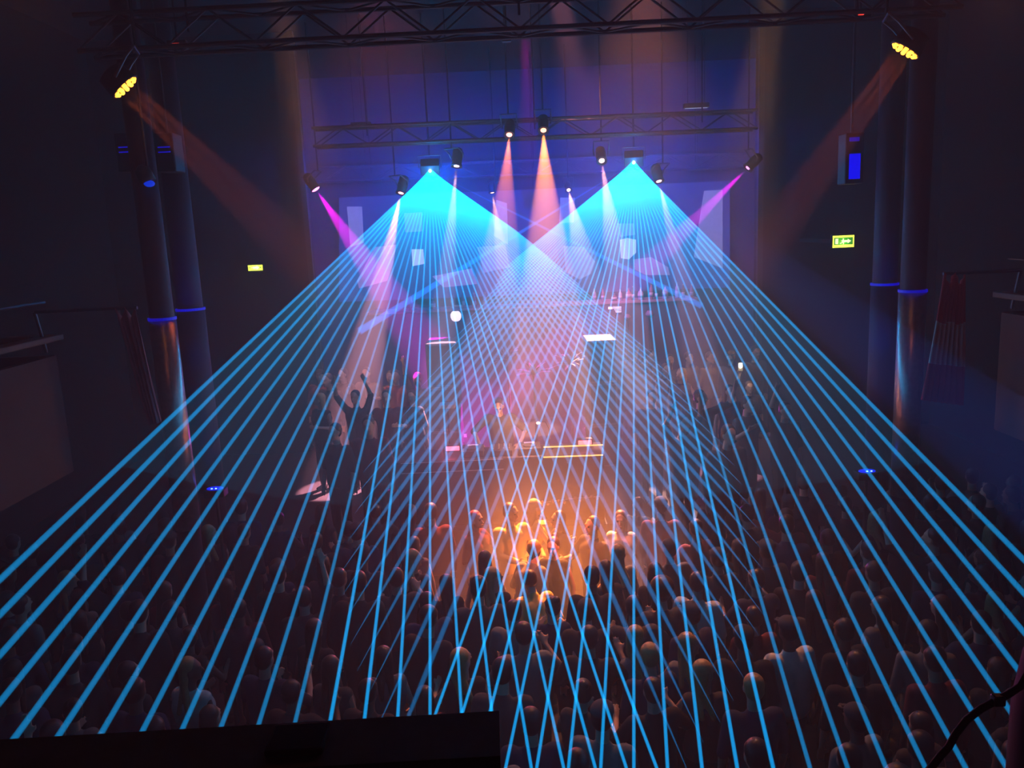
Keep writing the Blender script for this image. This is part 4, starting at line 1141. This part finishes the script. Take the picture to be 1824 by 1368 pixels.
for i, (x, y, kd) in enumerate(FR):
    pi = [0, 1, 7, 8, 2, 5, 6][i % 7] if kd != 'afro' else 0
    if kd == 'b': pi = [0, 8, 0, 8][i % 4]
    hh = PR_[pi][1].get('h', 1.75)
    p = at_z(x, y, hh * .985)
    hc_ = 2 if kd == 'b' else None
    if kd == 'afro':
        t = person('guest with ' + DESC[i], hair='afro', haircol=1, top=1, voxel=.0145, face=False); put(t, (p.x, p.y, 0), .2)
    else:
        t = place(pi, (p.x, p.y, 0), random.uniform(-.5, .5), 'guest with ' + DESC[i], None, haircol=hc_, top=[0, 1, 2, 4][i % 4])
    taken.append((p.x, p.y, .34))

# --- the rest of the packed floor
ROWN = ['by the balcony foot', 'in the near rows', 'in the middle rows', 'past the middle rows', 'near the stage platform', 'beside the platform']
COLN = ['under the left gallery', 'on the far left', 'left of centre', 'just left of the middle', 'just right of the middle', 'right of centre', 'on the far right', 'under the right gallery']
TOPN = ['in black', 'in charcoal', 'in navy', 'in maroon', 'in grey', 'in white']
cands = []
y = 4.3
row = 0
while y < 10.75:
    x = -6.9
    while x < 7.6:
        cands.append((x + random.uniform(-.13, .13) + (.3 if row % 2 else 0), y + random.uniform(-.13, .13)))
        x += .58
    y += .56; row += 1
n_ = 0
for x, y in cands:
    if abs(x) > y * .66 + .9: continue
    if x < -5.0 and y < 3 or x > 7.4 or x < -6.6: continue
    if any((x - a) ** 2 + (y - b) ** 2 < (r + .12) ** 2 for a, b, r in taken): continue
    pc = Vector((.35, 9.5))
    if ((x - pc.x) / 1.25) ** 2 + ((y - pc.y) / 1.25) ** 2 < 1: continue
    if any((x - px_) ** 2 + (y - py_) ** 2 < .40 ** 2 for px_, py_ in ((-3.85, 9.0), (-4.1, 10.6), (4.4, 9.0), (4.8, 10.6), (-3.4, 9.4), (4.0, 9.2))): continue
    if random.random() < .06: continue
    pi = random.choices(range(10), [9, 7, 4, 2, 1.2, 4, 3, 5, 3, 1])[0]
    tp = random.choices([0, 1, 2, 3, 4, 5], [6, 5, 3, 2, 1.5, .7])[0]
    col = COLN[min(7, max(0, int((x + 6.6) / 1.75)))]; rw = ROWN[min(5, int((y - 4.1) / 1.12))]
    lb = f'{PR_[pi][0]} {TOPN[tp]} {rw}, {col}'
    place(pi, (x, y, 0), random.uniform(-.45, .45), lb, lb, sc_=random.uniform(.95, 1.04), top=tp, skin=random.choice([0, 0, 1, 2]))
    n_ += 1
# nobody stands inside a neighbour: nudge the feet apart
folk = [o for o in bpy.data.objects if o.name.split('.')[0] == 'person' and o.parent is None and o.get('label') not in (None, 'x')]
for it in range(12):
    for i, a in enumerate(folk):
        for b in folk[i + 1:]:
            if abs(a.location.z - b.location.z) > .3: continue
            dx, dy = b.location.x - a.location.x, b.location.y - a.location.y
            d2 = dx * dx + dy * dy
            if d2 < .46 ** 2:
                d_ = math.sqrt(d2) + 1e-6; push = (.46 - d_) / 2 * .6
                wa = .3 if a == dj else 1
                a.location.x -= dx / d_ * push * wa; a.location.y -= dy / d_ * push * wa
                b.location.x += dx / d_ * push; b.location.y += dy / d_ * push
for a in folk:
    if a.location.z < .5: a.location.y = min(a.location.y, 10.85)
    a.location.x = min(a.location.x, 7.9)
kk = (PHONE.z - STG - .07) / 2.06
hold = copy_tree(next(o for o in folk if o['label'].startswith('guest beside the black box')))
hold.scale = (kk * 1.0,) * 3; hold.location = (PHONE.x + .22 * kk, PHONE.y + .17 * kk, STG); hold.rotation_euler = (0, 0, PI)
hold['label'] = 'guest holding up the shining phone torch at the right of the stage'
for u, (w, t0) in zip(used, protos):
    if not u:
        for c in list(t0.children): bpy.data.objects.remove(c)
        bpy.data.objects.remove(t0)
